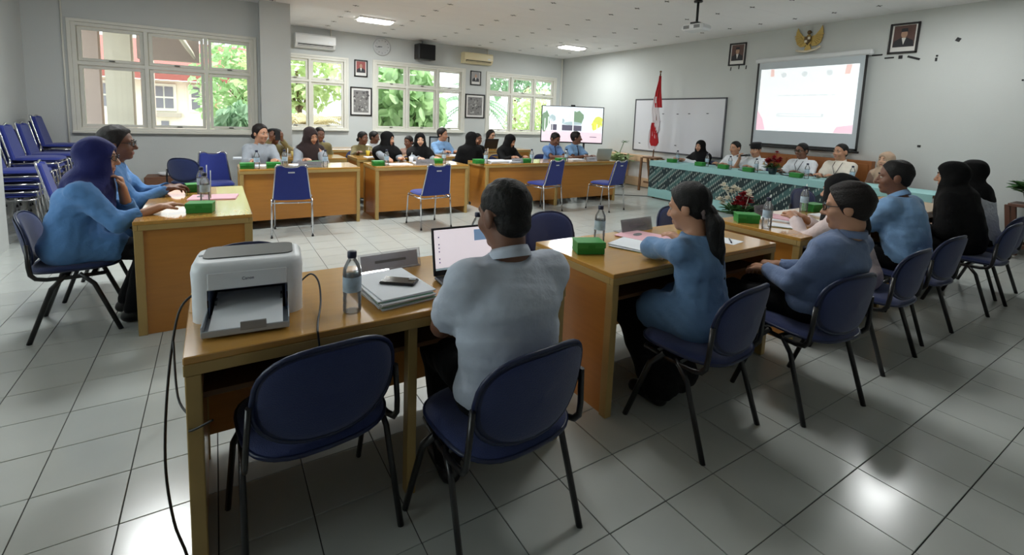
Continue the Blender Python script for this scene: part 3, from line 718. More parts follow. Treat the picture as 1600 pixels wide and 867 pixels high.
# gilded eagle emblem
m_gold = M('gilded', (198, 168, 96), .4, .35, noise=.15, scale=20); m_gold2 = M('gilded_dark', (96, 72, 40), .5, .2); m_ivory = M('ivory_paint', (222, 212, 190), .6)
em = thing('eagle_emblem', 'gilded eagle emblem with shield and ribbon above the screen', 'emblem', (XB, 2.975, 2.99), -PI/2)
for sx in (-1, 1):
    wg = MB(); wp = [(sx*.03, .06), (sx*.10, .08), (sx*.165, .16), (sx*.195, .225), (sx*.215, .15), (sx*.215, .04), (sx*.19, -.05), (sx*.13, -.10), (sx*.06, -.10), (sx*.03, -.04)]
    wg.prism(wp, .02, c=(0, -.03, 0)); wo = wg.build('wing', m_gold, em)
    for k in range(6):
        q = MB(); a = .25+k*.2; q.box((sx*(.10+.085*math.cos(a*1.3)), -.045, .10-.16*math.sin(a)+.02), (.11, .012, .022), rotm(ry=sx*(a-.35)), bev=.003); q.build('feather', m_gold, wo)
b = MB(); b.sphere((0, -.045, .0), (.055, .03, .10), 14); b.build('body', m_gold, em)
b = MB(); b.sphere((.01, -.06, .13), (.034, .03, .036), 12); b.tube([(.03, -.065, .13), (.06, -.07, .118)], [.014, .003], 8); b.build('head', m_gold2, em)
b = MB(); b.prism([(-.052, .06), (.052, .06), (.052, -.01), (0, -.08), (-.052, -.01)], .02, c=(0, -.075, 0)); sh = b.build('shield', m_gold2, em)
for (x, z, mt) in ((-.026, .03, MATS['gilded_dark']), (.026, .03, m_ivory), (-.022, -.02, m_ivory), (.022, -.02, m_gold2)):
    b = MB(); b.box((x, -.088, z), (.04, .008, .04)); b.build('quarter', mt, sh)
b = MB(); b.prism([(-.03, -.08), (.03, -.08), (.06, -.17), (-.06, -.17)], .02, c=(0, -.04, 0)); b.build('tail', m_gold, em)
b = MB(); b.tube([(-.19, -.05, -.155), (-.12, -.06, -.175), (0, -.07, -.19), (.12, -.06, -.165), (.2, -.05, -.12)], .018, 8, sq=.4); b.build('ribbon', m_ivory, em)
# old fixings and scars on the right wall
for k, (y, z, w, h, r) in enumerate(((1.96, 2.655, .14, .022, 0), (4.41, 2.61, .02, .07, .1), (4.24, 2.635, .02, .08, .05), (4.09, 2.62, .02, .07, .1), (1.50, 2.575, .16, .03, .35), (1.66, 2.60, .05, .05, 0), (1.80, 2.60, .12, .02, 0), (1.24, 2.53, .025, .05, 0), (1.235, 2.58, .025, .025, 0), (1.03, 2.78, .05, .05, .5), (.35, 2.2, .02, .02, 0), (1.3, 1.3, .04, .03, 0))):
    b = MB(); b.box((XB-.004, y, z), (.008, w, h), rotm(rx=r), bev=.002); tag(b.build('wall_fixing', m_blackpl), ['black cable end right of the screen case', 'left hook below the portrait near the flag', 'middle hook below the portrait near the flag', 'right hook below the portrait near the flag', 'slanted black strip below the right portrait', 'dark square fixing below the right portrait', 'thin strip of old tape left below the right portrait', 'lower of two small hooks right of the right portrait', 'upper of two small hooks right of the right portrait', 'slanted hook on the bare wall far right', 'tiny nail on the bare wall at the right edge', 'small scar low on the bare right wall'][k], 'wall fixing', 'leftover fixings on the right wall')

# ---------------------------------------------------------------- things on the window wall
def aircon(label, x0, x1, z0, z1, rgb):
    t = thing('air_conditioner', label, 'air conditioner', ((x0+x1)/2, YA, (z0+z1)/2)); w = x1-x0; h = z1-z0; m = M('ac_'+str(rgb[2]), rgb, .35)
    sec = [(0, -h/2), (0, h/2), (-.19, h/2), (-.22, h/2-.03), (-.22, -h/2+.10), (-.17, -h/2+.02), (-.12, -h/2)]
    b = MB(); b.prism([(y, z) for y, z in sec], w, R=Matrix(((0, 1, 0), (1, 0, 0), (0, 0, 1)))); b.build('body', m, t)
    b = MB(); b.box((0, -.199, -h/2+.058), (w*.88, .012, .045), rotm(rx=.55)); b.build('air_slot', m_dark, t)
    b = MB(); b.box((0, -.208, -h/2+.05), (w*.88, .006, .018), rotm(rx=.75)); b.build('louvre', m, t)
    b = MB(); b.box((w*.36, -.222, 0), (.07, .006, .035), bev=.002); b.build('indicator', m_white, t)
    b = MB(); b.tube([(w*.42, -.04, h/2), (w*.42, -.03, CEIL-(z0+z1)/2)], .015, 8); b.build('pipe', m_frame, t)
aircon('white air conditioner above the second window', .0, .80, 2.80, 3.09, (222, 222, 220))
aircon('yellowed cream air conditioner right of the black loudspeaker', 3.90, 4.72, 2.83, 3.10, (226, 212, 172))
ck = thing('wall_clock', 'round white wall clock left of the loudspeaker', 'clock', (1.865, YA, 3.01))
b = MB(); b.lathe([(.2, 0), (.2, .03), (.185, .045), (.172, .04)], 36, R=rotm(rx=PI/2)); b.build('case', M('clock_case', (206, 208, 210), .25, .3), ck)
b = MB(); b.lathe([(.176, .03), (.176, .036)], 36, R=rotm(rx=PI/2)); b.build('face', M('clock_face', (238, 238, 236), .4), ck)
for k in range(12):
    a = k*PI/6; b = MB(); b.box((.145*math.sin(a), -.038, .145*math.cos(a)), (.012, .004, .03), rotm(ry=a)); b.build('hour_mark', m_blackpl, ck)
for nm, a, l, w in (('hour_hand', D(268), .09, .014), ('minute_hand', D(262), .13, .009)):
    b = MB(); b.box((l/2*math.sin(a), -.042, l/2*math.cos(a)), (w, .003, l), rotm(ry=a)); b.build(nm, m_blackpl, ck)
sp = thing('loudspeaker', 'black box loudspeaker mounted high on the window wall', 'loudspeaker', (2.82, YA, 2.97), D(6))
rbox('cabinet', m_blackpl, sp, (0, -.22, 0), (.44, .26, .36), .012); rbox('grille', M('speaker_cloth', (12, 12, 13), .9, bump=.4, bscale=300), sp, (0, -.353, 0), (.41, .012, .33), .004)
b = MB(); b.tube([(0, -.1, .12), (.02, -.05, .22), (.03, -.02, .28)], .02, 8); b.box((0, -.012, .12), (.12, .024, .16)); b.build('bracket', M('bracket_grey', (150, 150, 150), .5, .4), sp)
# television on its stand
tv = thing('television', 'wide flat television on a stand showing a schoolyard picture', 'television', (5.62, 7.3, 0), -YAW)
tw, th, tz = 1.46, .86, 1.385
rbox('casing', m_blackpl, tv, (0, .02, tz), (tw, .05, th), .008); 
def emi(name, rgb, e): return M(name, rgb, .4, emit=e*.5)
b = MB(); b.box((0, -.008, tz+.005), (tw-.045, .006, th-.05)); scn = b.build('screen', emi('tv_sky', (236, 246, 252), 1.0), tv)
def tvp(nm, poly, mat, d=.013): b = MB(); b.prism(poly, .001, c=(0, -d, tz)); b.build(nm, mat, scn)
tvp('picture_ground', [(-.70, -.40), (.70, -.40), (.70, -.17), (-.70, -.14)], emi('tv_ground', (244, 222, 232), .95), .0125)
rng = random.Random(3)
def blob(cx, cz, rx, rz, n=14): return [(cx+rx*rng.uniform(.7, 1.1)*math.cos(a), cz+rz*rng.uniform(.7, 1.1)*math.sin(a)) for a in np.linspace(0, 2*PI, n, endpoint=False)]
g1 = emi('tv_tree', (140, 170, 142), .8); g2 = emi('tv_tree_grey', (186, 206, 210), .9); ye = emi('tv_yellow', (228, 232, 110), .95); wh = emi('tv_white', (246, 248, 250), 1.0); dk = emi('tv_dark', (112, 110, 128), .6)
for p in (blob(-.62, .10, .10, .22), blob(-.66, -.06, .06, .12), blob(.12, .17, .14, .18)): tvp('picture_tree', p, g1)
for p in (blob(-.46, .14, .08, .09), blob(-.27, .08, .10, .08), blob(.0, .03, .22, .05)): tvp('picture_tree', p, g2, .0135)
tvp('picture_building', [(-.50, -.14), (.22, -.14), (.22, -.02), (-.50, -.0)], dk, .014)
for p in (blob(.60, .08, .12, .16), blob(.52, -.02, .08, .10)): tvp('picture_tree', p, ye, .0145)
for x, w, h in ((-.64, .02, .28), (-.56, .02, .32), (-.50, .018, .28), (-.46, .015, .26), (-.30, .12, .36), (.02, .026, .54), (.58, .02, .18), (.66, .016, .16)): tvp('picture_pole', [(x-w/2, -.15), (x+w/2, -.15), (x+w/2, -.15+h), (x-w/2, -.15+h)], wh, .0155)
tvp('picture_caption', [(.42, -.28), (.58, -.28), (.58, -.265), (.42, -.265)], dk, .0145)
b = MB(); b.box((0, -.005, tz+th/2+.015), (.10, .035, .035), bev=.006); b.lathe([(.012, 0), (.012, .004)], 12, (0, -.024, tz+th/2+.015), R=rotm(rx=PI/2)); b.build('webcam', m_blackpl, tv)
for sx in (-1, 1):
    b = MB(); b.tube([(sx*.3, .05, .06), (sx*.3, .05, 1.3)], .025, 8); b.build('stand_post', m_blackpl, tv)
    b = MB(); b.box((sx*.3, .02, .03), (.07, .6, .05), bev=.01); b.build('stand_foot', m_blackpl, tv)
rbox('stand_shelf', m_blackpl, tv, (0, .0, .72), (.7, .32, .03)); rbox('stand_crossbar', m_blackpl, tv, (0, .05, 1.0), (.62, .03, .05))
# projector
pj = thing('ceiling_projector', 'white projector hanging from a black ceiling pole', 'projector', (4.45, 3.17, 2.87), D(8))
b = MB(); b.box((0, 0, 0), (.27, .33, .085), bev=.025); b.build('body', m_white, pj)
b = MB(); b.tube([(.13, .06, 0), (.16, .06, 0)], .032, 14); b.build('lens', m_blackpl, pj)
b = MB(); b.box((-.137, -.08, 0), (.004, .09, .045)); b.box((-.137, .08, 0), (.004, .09, .045)); b.build('vent', M('vent_grey', (120, 122, 124), .6), pj)
b = MB(); b.tube([(0, 0, .06), (0, 0, CEIL-2.87)], .018, 10); b.box((0, 0, .065), (.16, .12, .025), bev=.006); b.lathe([(.06, CEIL-2.87-.02), (.06, CEIL-2.87)], 14); b.build('mount_pole', m_blackpl, pj)
# flag on a wooden stand
m_stand = M('stand_wood', (112, 76, 44), .5, noise=.2, scale=4, stretch=(1, 1, 8)); m_red = M('flag_red', (190, 22, 34), .7, bump=.2, bscale=8); m_flw = M('flag_white', (236, 228, 232), .7, bump=.2, bscale=8)
fs = thing('flag_stand', 'dark wooden trestle stand holding the flag pole', 'flag stand', (6.66, 5.75, 0))
for sy in (-1, 1):
    b = MB(); b.box((-.14, sy*.19, .36), (.035, .045, .74), rotm(ry=.12, rx=-sy*.08)); b.build('leg', m_stand, fs)
    b = MB(); b.box((.14, sy*.19, .36), (.035, .045, .74), rotm(ry=-.12, rx=-sy*.08)); b.build('leg', m_stand, fs)
rbox('top_bar', m_stand, fs, (0, 0, .735), (.24, .36, .035)); rbox('cross_bar', m_stand, fs, (0, 0, .18), (.05, .40, .04))
fl = thing('flag', 'red and white flag hanging in folds from a pole', 'flag', (6.66, 5.75, 0))
b = MB(); b.tube([(0, 0, .2), (.0, -.035, 1.4), (0, -.06, 2.56)], .014, 10); b.sphere((0, -.06, 2.59), .024, 10); b.build('pole', m_stand, fl)
def cloth(zs, half, off, ph):
    rows = []
    for z, h, o in zip(zs, half, off): rows.append([Vector((-.015+.03*math.sin(k*1.9+ph+z*3), -.045-.02*(z-1.4)+o+h*(k/10-.5)*2, z)) for k in range(11)])
    return rows
b = MB(); b.grid([r for r in cloth([2.50, 2.35, 2.15, 1.98, 1.83], [.012, .03, .07, .10, .09], [0, .005, .01, .0, -.03], .3)]); b.build('red_half', m_red, fl)
b = MB(); b.grid([r for r in cloth([2.06, 1.9, 1.75, 1.55, 1.35, 1.22], [.05, .08, .10, .10, .11, .08], [.06, .06, .05, .0, -.02, .0], 1.1)]); b.grid(cloth([1.55, 1.3, 1.05, .92], [.10, .12, .12, .10], [-.02, .03, .04, .02], .9)); b.build('white_half', m_flw, fl)
b = MB(); b.grid([[p+Vector((-.03, 0, 0)) for p in r] for r in cloth([1.50, 1.42, 1.25, 1.08, 1.0], [.02, .05, .10, .12, .07], [.06, .05, .0, -.03, -.03], 2.0)]); b.build('red_fold', m_red, fl)
# pale wooden panelled box low on the right wall
m_pale = M('pale_wood', (206, 172, 136), .6, noise=.1, scale=4, stretch=(1, 1, 6))
pb_ = thing('panelled_cabinet', 'pale wooden panelled low cabinet under the whiteboard', 'cabinet', (7.06, 6.85, 0))
for yy, w in ((-.86, .14), (.0, .10), (.86, .14)): rbox('stile', m_pale, pb_, (0, yy, .36), (.22, w, .72), .004)
rbox('top_rail', m_pale, pb_, (0, 0, .66), (.22, 1.8, .14), .004); rbox('bottom_rail', m_pale, pb_, (0, 0, .11), (.22, 1.8, .2), .004)
for sy in (-1, 1): rbox('panel', M('panel_grey', (206, 202, 200), .6), pb_, (.03, sy*.43, .38), (.12, .76, .42), 0)
# brown wall cabinet and grey shelf behind the head table
cb = thing('credenza', 'orange brown wooden credenza behind the head table', 'cabinet', (7.12, 2.75, 0)); rbox('body', M('credenza_wood', (150, 92, 44), .45, noise=.15, scale=4, stretch=(1, 6, 1)), cb, (.0, 0, .52), (.13, 1.9, 1.02), .006)
for sy in (-1, 0, 1): d_ = rbox('door', M('credenza_wood', (150, 92, 44)), cb, (-.07, sy*.62, .52), (.02, .58, .92), .004); rbox('handle', m_chrome, d_, (-.087, sy*.62+.2, .6), (.016, .02, .12), .004)
# low wooden cabinet by the back wall with a white tray
lc = thing('low_cabinet', 'low brown wooden cabinet against the back wall on the left', 'cabinet', (-2.08, 7.62, 0)); rbox('body', M('brown_cabinet', (112, 76, 56), .5, noise=.15, scale=5), lc, (0, 0, .2), (.62, .42, .40), .006); rbox('door', M('brown_cabinet', (112, 76, 56)), lc, (-.15, -.215, .2), (.28, .02, .34), .003); rbox('door', M('brown_cabinet', (112, 76, 56)), lc, (.15, -.215, .2), (.28, .02, .34), .003)
b = MB(); b.lathe([(.05, 0), (.10, .01), (.12, .05), (.115, .05), (.09, .015), (0, .012)], 20); tag(b.build('white_bowl', m_white, None, (-2.12, 7.58, .40)), 'white bowl on the low brown cabinet', 'bowl')

# ================================================================== PEOPLE (one continuous surface grown from a smooth distance field)
A = np.array
def nrm(v): v = A(v, float); return v/np.linalg.norm(v)
class Prim:
    def __init__(s, lo, hi, fn): s.lo, s.hi, s.fn = lo, hi, fn
def cone(a, b, ra, rb, st=None):
    a = A(a, float); b = A(b, float)
    if st is not None: w, f = nrm(st[0]), st[1]
    rm = max(ra, rb)*(st[1] if st is not None and st[1] > 1 else 1)
    def fn(X, Y, Z):
        q = [X-a[0], Y-a[1], Z-a[2]]; d = b-a
        if st is not None:
            sc = (q[0]*w[0]+q[1]*w[1]+q[2]*w[2])*(1-1/f); q = [q[i]-w[i]*sc for i in range(3)]; d = d-w*(d@w)*(1-1/f)
        L2 = d@d+1e-12
        t = np.clip((q[0]*d[0]+q[1]*d[1]+q[2]*d[2])/L2, 0, 1)
        return np.sqrt((q[0]-t*d[0])**2+(q[1]-t*d[1])**2+(q[2]-t*d[2])**2)-(ra+(rb-ra)*t)
    return Prim(np.minimum(a, b)-rm, np.maximum(a, b)+rm, fn)
def ell(c, r, R=None):
    c = A(c, float); r = A(r, float); R = np.eye(3) if R is None else R     # columns of R = axes
    def fn(X, Y, Z):
        q = [X-c[0], Y-c[1], Z-c[2]]; l = [q[0]*R[0, i]+q[1]*R[1, i]+q[2]*R[2, i] for i in range(3)]
        k0 = np.sqrt(sum((l[i]/r[i])**2 for i in range(3))); k1 = np.sqrt(sum((l[i]/r[i]**2)**2 for i in range(3)))+1e-9
        return k0*(k0-1)/k1
    m = r.max(); return Prim(c-m, c+m, fn)
class Field:
    def __init__(s, prims, step, fine=(), fstep=None, extra=.03):
        lo = np.min([p.lo for p, *_ in prims], 0)-extra; hi = np.max([p.hi for p, *_ in prims], 0)+extra; s.ax = []
        for i in range(3):
            c = [lo[i]]
            while c[-1] < hi[i]:
                x = c[-1]; st = step
                for f0, f1 in fine:
                    if f0[i]-step*.5 < x < f1[i]: st = fstep
                c.append(x+st)
            s.ax.append(A(c))
        s.F = np.full([len(a) for a in s.ax], .3, np.float32)
        for p, k in prims: s.add(p, k)
    def sl(s, p, m):
        r = []
        for i in range(3):
            i0 = max(0, np.searchsorted(s.ax[i], p.lo[i]-m)-1); i1 = np.searchsorted(s.ax[i], p.hi[i]+m)+1; r.append(slice(i0, i1))
        return tuple(r)
    def ev(s, p, sl): x, y, z = s.ax; return p.fn(x[sl[0]][:, None, None], y[sl[1]][None, :, None], z[sl[2]][None, None, :])
    def add(s, p, k):
        sl = s.sl(p, .05+k); d = s.ev(p, sl); F = s.F[sl]
        h = np.clip(.5+.5*(d-F)/k, 0, 1); s.F[sl] = d*(1-h)+F*h-k*h*(1-h)
    def cut(s, p, k=.006):
        sl = s.sl(p, .03); d = -s.ev(p, sl); F = s.F[sl]; h = np.clip(.5-.5*(d-F)/k, 0, 1); s.F[sl] = d*(1-h)+F*h+k*h*(1-h)
    def plane(s, c, n, lo=None, hi=None):
        """keep the side opposite to n"""
        n = nrm(n); x, y, z = s.ax; d = (x[:, None, None]-c[0])*n[0]+(y[None, :, None]-c[1])*n[1]+(z[None, None, :]-c[2])*n[2]
        if lo is None: s.F = np.maximum(s.F, d)
        else:
            sl = s.sl(Prim(A(lo), A(hi), None), 0); s.F[sl] = np.maximum(s.F[sl], d[sl])
    def noise(s, amp, f, seed=0):
        x, y, z = s.ax; X, Y, Z = x[:, None, None], y[None, :, None], z[None, None, :]; r = np.random.RandomState(seed)
        for q in range(4):
            k = r.normal(size=3)*f*(1+.5*q); ph = r.uniform(0, 6.28); k2 = r.normal(size=3)*f*.4
            s.F = s.F+(amp/(1+.5*q)*np.sin(k[0]*X+k[1]*Y+k[2]*Z+ph+1.5*np.sin(k2[0]*X+k2[1]*Y+k2[2]*Z))).astype(np.float32)
    def mesh(s, name, mats):
        F = s.F.copy(); F[0] = F[-1] = .1; F[:, 0] = F[:, -1] = .1; F[:, :, 0] = F[:, :, -1] = .1
        S = F < 0; x, y, z = s.ax
        c = sum(S[a:S.shape[0]-1+a, b:S.shape[1]-1+b, d:S.shape[2]-1+d].astype(np.int8) for a in (0, 1) for b in (0, 1) for d in (0, 1))
        idx = np.argwhere((c > 0) & (c < 8)); n = len(idx)
        cor = [(a, b, d) for a in (0, 1) for b in (0, 1) for d in (0, 1)]
        val = [F[idx[:, 0]+a, idx[:, 1]+b, idx[:, 2]+d] for a, b, d in cor]
        pos = [np.stack([x[idx[:, 0]+a], y[idx[:, 1]+b], z[idx[:, 2]+d]], 1) for a, b, d in cor]
        acc = np.zeros((n, 3)); cnt = np.zeros(n)
        for i in range(8):
            for j in range(i+1, 8):
                if sum(abs(cor[i][q]-cor[j][q]) for q in range(3)) != 1: continue
                m = (val[i] < 0) != (val[j] < 0); t = np.where(m, val[i]/(val[i]-val[j]+1e-12), 0)
                acc += np.where(m[:, None], pos[i]+(pos[j]-pos[i])*t[:, None], 0); cnt += m
        V = acc/cnt[:, None]
        vi = np.full(np.array(S.shape)-1, -1, np.int64); vi[tuple(idx.T)] = np.arange(n); Q = []
        for ax_ in range(3):
            o = [0, 0, 0]; o[ax_] = 1
            s0 = S[:S.shape[0]-o[0], :S.shape[1]-o[1], :S.shape[2]-o[2]]; s1 = S[o[0]:, o[1]:, o[2]:]; e = np.argwhere(s0 != s1)
            u, w = [(1, 2), (2, 0), (0, 1)][ax_]
            def off(du, dw): k = e.copy(); k[:, u] -= du; k[:, w] -= dw; return vi[tuple(k.T)]
            q = np.stack([off(1, 1), off(0, 1), off(0, 0), off(1, 0)], 1); fl = ~s0[tuple(e.T)]; q[fl] = q[fl][:, ::-1]; Q.append(q)
        Q = np.concatenate(Q); Q = Q[(Q >= 0).all(1)]
        me = bpy.data.meshes.new(name); me.vertices.add(len(V)); me.vertices.foreach_set('co', V.ravel()); m = len(Q)
        me.loops.add(4*m); me.loops.foreach_set('vertex_index', Q.ravel().astype(np.int32)); me.polygons.add(m)
        me.polygons.foreach_set('loop_start', np.arange(0, 4*m, 4, dtype=np.int32)); me.polygons.foreach_set('use_smooth', np.ones(m, bool))
        for mt in (mats if isinstance(mats, (list, tuple)) else [mats]): me.materials.append(mt)
        me.update(calc_edges=True); me.validate()
        s.V, s.Q = V, Q
        return me
def ik(S, T, l1, l2, pole):
    S, T = A(S), A(T); d = T-S; L = np.linalg.norm(d)
    if L > (l1+l2)*.995: T = S+d/L*(l1+l2)*.995; d = T-S; L = np.linalg.norm(d)
    a = (l1*l1-l2*l2+L*L)/(2*L); h = math.sqrt(max(1e-6, l1*l1-a*a)); dn = d/L; p = A(pole, float); p = nrm(p-dn*(p@dn))
    return S+dn*a+p*h, T
SKIN = {'a': M('skin_brown', (150, 106, 82), .5, noise=.06, scale=20), 'b': M('skin_tan', (184, 136, 108), .5, noise=.06, scale=20), 'c': M('skin_dark', (118, 80, 62), .5, noise=.06, scale=20), 'd': M('skin_light', (206, 160, 132), .5, noise=.06, scale=20)}
m_lip = M('lip_tint', (140, 88, 78), .5); m_eyew = M('eye_white', (168, 158, 150), .4); m_iris = M('eye_iris', (24, 16, 12), .2); m_brow = M('brow_hair', (24, 18, 16), .8)
m_hair = M('black_hair', (9, 8, 8), .6, noise=.2, scale=60, bump=.4, bscale=120, spec=.35)
m_hairb = M('brown_black_hair', (22, 15, 13), .6, noise=.2, scale=60, bump=.4, bscale=120, spec=.35)
def fabm(name, rgb, b=.5, sc=9): return M(name, rgb, .85, noise=.08, scale=14, bump=b, bscale=sc, sheen=0 if sum(rgb) < 120 else .15, bdist=.03, spec=.25)
m_trou = fabm('black_trousers', (12, 12, 15)); m_shoe = M('black_shoe', (18, 17, 17), .4)
def hand(pr, w, d, n, sd, curl, sc=1.0, fat=1.0):
    """wrist w, finger direction d, back-of-hand normal n, sd=+1 right hand"""
    d = nrm(d); n = A(n, float); n = nrm(n-d*(n@d)); l = np.cross(d, n)*sd     # l points to the thumb side
    k = w+d*.085*sc
    pr.append((cone(w+d*.01, k-d*.01, .022*sc, .021*sc, (l, 1.75)), .012))
    for i, (o, ln) in enumerate(((.030, .072), (.010, .080), (-.011, .075), (-.031, .060))):
        b = k+l*o*sc-d*abs(o)*.2; c1 = curl*(.8+.12*i); p0 = b; dd = d
        for j, fr in enumerate((.45, .31, .24)):
            a = c1*(.7 if j == 0 else .9); dd = nrm(dd*math.cos(a)-n*math.sin(a)); nn = nrm(n-dd*(n@dd)); p1 = p0+dd*ln*fr*sc
            r = (.0092-.0012*j)*fat*sc; pr.append((cone(p0, p1, r, r*.92), .005)); p0 = p1; n_keep = n
    t0 = w+d*.028*sc+l*.026*sc; t1 = t0+nrm(l*.75+d*.65-n*.25)*.042*sc; t2 = t1+nrm(l*.15+d*.9-n*.45)*.034*sc
    pr.append((cone(t0, t1, .0135*sc*fat, .011*sc*fat), .012)); pr.append((cone(t1, t2, .0105*sc*fat, .009*sc*fat), .005))
    return k
def person(label, loc, rz, s=1.0, lean=4, side=0, twist=0, head=(0, 0, 0), hl=None, hr=None, skin='a', top=None, sleeve='long', hem=.0, collar=True, bottom=None, skirt=False,
           hair='short', hairm=None, hijab=None, long_veil=0, shoe=None, det=1, glasses=None, feet=(.42, .42), elbow=(1, 1), hd=(None, None), curl=.45, cap=None, tie=None, lanyard=None, bulk=1.0, fold=.004, knees=None, tunic=False, seed=1, cuff=.94, poles=(None, None)):
    root = thing('person', label, 'person', (loc[0], loc[1], loc[2] if len(loc) > 2 else 0), rz); root.scale = (s, s, s)
    near = det == 0; th = D(lean); sn = D(side)
    P = A((0, 0, .56)); u = nrm((math.sin(sn), math.sin(th), math.cos(th))); tw = D(twist)
    X = A((math.cos(tw), math.sin(tw), 0)); X = nrm(X-u*(X@u)); W = P+.14*u; Ch = P+.305*u; Sh = P+.42*u; N = P+.472*u; Fd = np.cross(u, X)
    Rh = np.array(Matrix.Rotation(D(head[0]), 3, 'Z') @ Matrix.Rotation(D(head[1]), 3, 'X') @ Matrix.Rotation(D(head[2]), 3, 'Y'))
    K = N+.05*nrm(u+A((0, .1, .6))); H = K+Rh @ A((0, .022, .102)); hs = 1.09; h = lambda x, y, z: H+Rh @ A((x, y, z))*hs
    ell_ = lambda c, r, R: ell(c, A(r)*hs, R)
    cone_ = lambda a, b, ra, rb, st=None: cone(a, b, ra*hs, rb*hs, st)
    SW = .152*(.4+.6*bulk); SLR = [Sh-X*SW-u*.03, Sh+X*SW-u*.03]
    arms = []
    for i, sg in ((0, -1), (1, 1)):
        T = (hl, hr)[i]
        if T is None: T = (sg*.11, .26, .66)
        if isinstance(T, str): T = h(sg*.012, .128, -.205) if T == 'chin' else h(sg*.075, .095, -.20)
        E, T = ik(SLR[i], T, .285, .245, A((sg*.55*elbow[i], -.35, -.9)) if poles[i] is None else A(poles[i], float)); arms.append((SLR[i], E, T))
    legs = []
    for i, sg in ((0, -1), (1, 1)):
        hp = A((sg*.085, .02, .545)); kn = A((sg*.11, .44, .52)) if knees is None else A(knees[i]); ft = feet[i]; an = A((sg*.11, ft, .085)) if not isinstance(ft, tuple) else A((ft[0], ft[1], .085)); legs.append((hp, kn, an))
    fat = 1.0 if near else 1.25
    # ---- skin
    sk = [(ell(P, (.165*bulk, .125, .11)), .03), (cone(P, W, .118, .108*bulk, (X, 1.25)), .04), (cone(W, Ch, .108*bulk, .118*bulk, (X, 1.28)), .04), (cone(SLR[0], SLR[1], .052, .052), .05), (cone(N-.02*u, SLR[0]+u*.012, .045, .04), .03), (cone(N-.02*u, SLR[1]+u*.012, .045, .04), .03), (cone(N-.03*u, K+.01*u, .058, .054), .03)]
    sk += [(cone(K, h(0, -.02, -.06), .05, .05), .03), (ell_(h(0, -.012, .028), (.075, .094, .086), Rh), .02), (ell_(h(0, .02, -.042), (.059, .066, .078), Rh), .03), (ell_(h(0, .060, -.100), (.026, .022, .018), Rh), .02)]
    sk += [(cone_(h(0, .083, .004), h(0, .104, -.034), .009, .0135), .012), (cone_(h(-.013, .092, -.038), h(.013, .092, -.038), .0085, .0085), .008), (cone_(h(-.034, .072, .017), h(.034, .072, .017), .014, .014), .014)]
    for sg in (-1, 1): sk += [(ell_(h(sg*.036, .056, -.034), (.026, .026, .026), Rh), .02), (ell_(h(sg*.077, -.012, -.012), (.010, .022, .032), Rh), .008)]
    sk += [(cone_(h(-.018, .082, -.068), h(.018, .082, -.068), .0075, .0075), .006), (cone_(h(-.015, .080, -.079), h(.015, .080, -.079), .008, .008), .006)]
    hk = []
    for i, (S0, E, T) in enumerate(arms):
        sg = (-1, 1)[i]; sk += [(cone(S0, E, .050*bulk, .040), .03), (cone(E, T, .040, .027), .02)]
        dd = hd[i][0] if hd[i] else nrm(nrm(T-E)+A((0, .35, -.1))); nn = hd[i][1] if hd[i] else (0, 0, 1); cu = hd[i][2] if hd[i] and len(hd[i]) > 2 else curl
        hand(hk, T, dd, nn, sg, cu, 1.0, fat)
    sk += hk
    for hp, kn, an in legs: sk += [(cone(hp, kn, .080, .056), .04), (cone(kn, an, .054, .036), .03), (cone(an-A((0, .02, .04)), an+A((0, .14, -.055)), .034, .026), .02)]
    fstep = .0055 if near else .0085; step = .015 if near else .023
    fine = [(H-.14, H+.14)]
    fine += [(T-.11, T+.11) for _, _, T in arms]
    f = Field(sk, step, fine, fstep)
    for sg in (-1, 1): f.cut(ell_(h(sg*.031, .098, .0), (.0165, .018, .0075), Rh), .008)
    f.cut(cone_(h(-.022, .092, -.0735), h(.022, .092, -.0735), .0022, .0022), .003)
    me = f.mesh('body', [SKIN[skin], m_lip]); V = f.V; L = (V-H) @ Rh
    lip = (np.abs(L[:, 0]) < .026) & (np.abs(L[:, 2]+.0735) < .0135) & (L[:, 1] > .074)
    me.polygons.foreach_set('material_index', lip[f.Q].all(1).astype(np.int32)); link('body', me, root)
    def mbh(fn, nm, mats):
        b = MB(); fn(b); b.v = [tuple(H+Rh @ A(v)*hs) for v in b.v]; return b.build(nm, mats, root)
    for sg in (-1, 1):
        b = MB(); b.sphere((sg*.031, .0712, .0), .0130, 12, 0); b.sphere((sg*.031, .0782, -.0005), (.0070, .0066, .0070), 10, 1); b.v = [tuple(H+Rh @ A(v)*hs) for v in b.v]; b.build('eye', [m_eyew, m_iris], root)
    for sg in (-1, 1):
        mbh(lambda b: b.tube([(sg*.013, .0885, .021), (sg*.03, .0855, .0255), (sg*.047, .071, .021)], [.0035, .0042, .002], 6), 'eyebrow', m_brow)
    cstep = .0122 if near else .02
    # ---- trousers or skirt
    bm = bottom or m_trou
    tp = [(ell(P-A((0, 0, .005)), (.178*bulk, .138, .118)), .03)]
    if skirt:
        for hp, kn, an in legs: tp += [(cone(hp, kn, .095, .095), .08), (cone(kn, an+A((0, -.02, .05)), .10, .10), .08)]
        tp += [(cone(A((0, .05, .55)), A((0, .42, .50)), .10, .09, ((1, 0, 0), 1.4)), .06), (cone(A((0, .42, .50)), A((0, legs[0][2][1]-.02, .14)), .09, .09, ((1, 0, 0), 1.5)), .06)]
    else:
        for hp, kn, an in legs: tp += [(cone(hp, kn, .094, .07), .04), (cone(kn, an+A((0, 0, .02)), .068, .058), .03)]
    g = Field(tp, cstep*1.15); g.noise(.003, 22, seed); g.plane((0, 0, .075 if not skirt else .06), (0, 0, -1)); g.plane(P+.12*u, u, (-.3, -.3, .5), (.3, .3, .9))
    link('skirt' if skirt else 'trousers', g.mesh('legwear', bm), root)
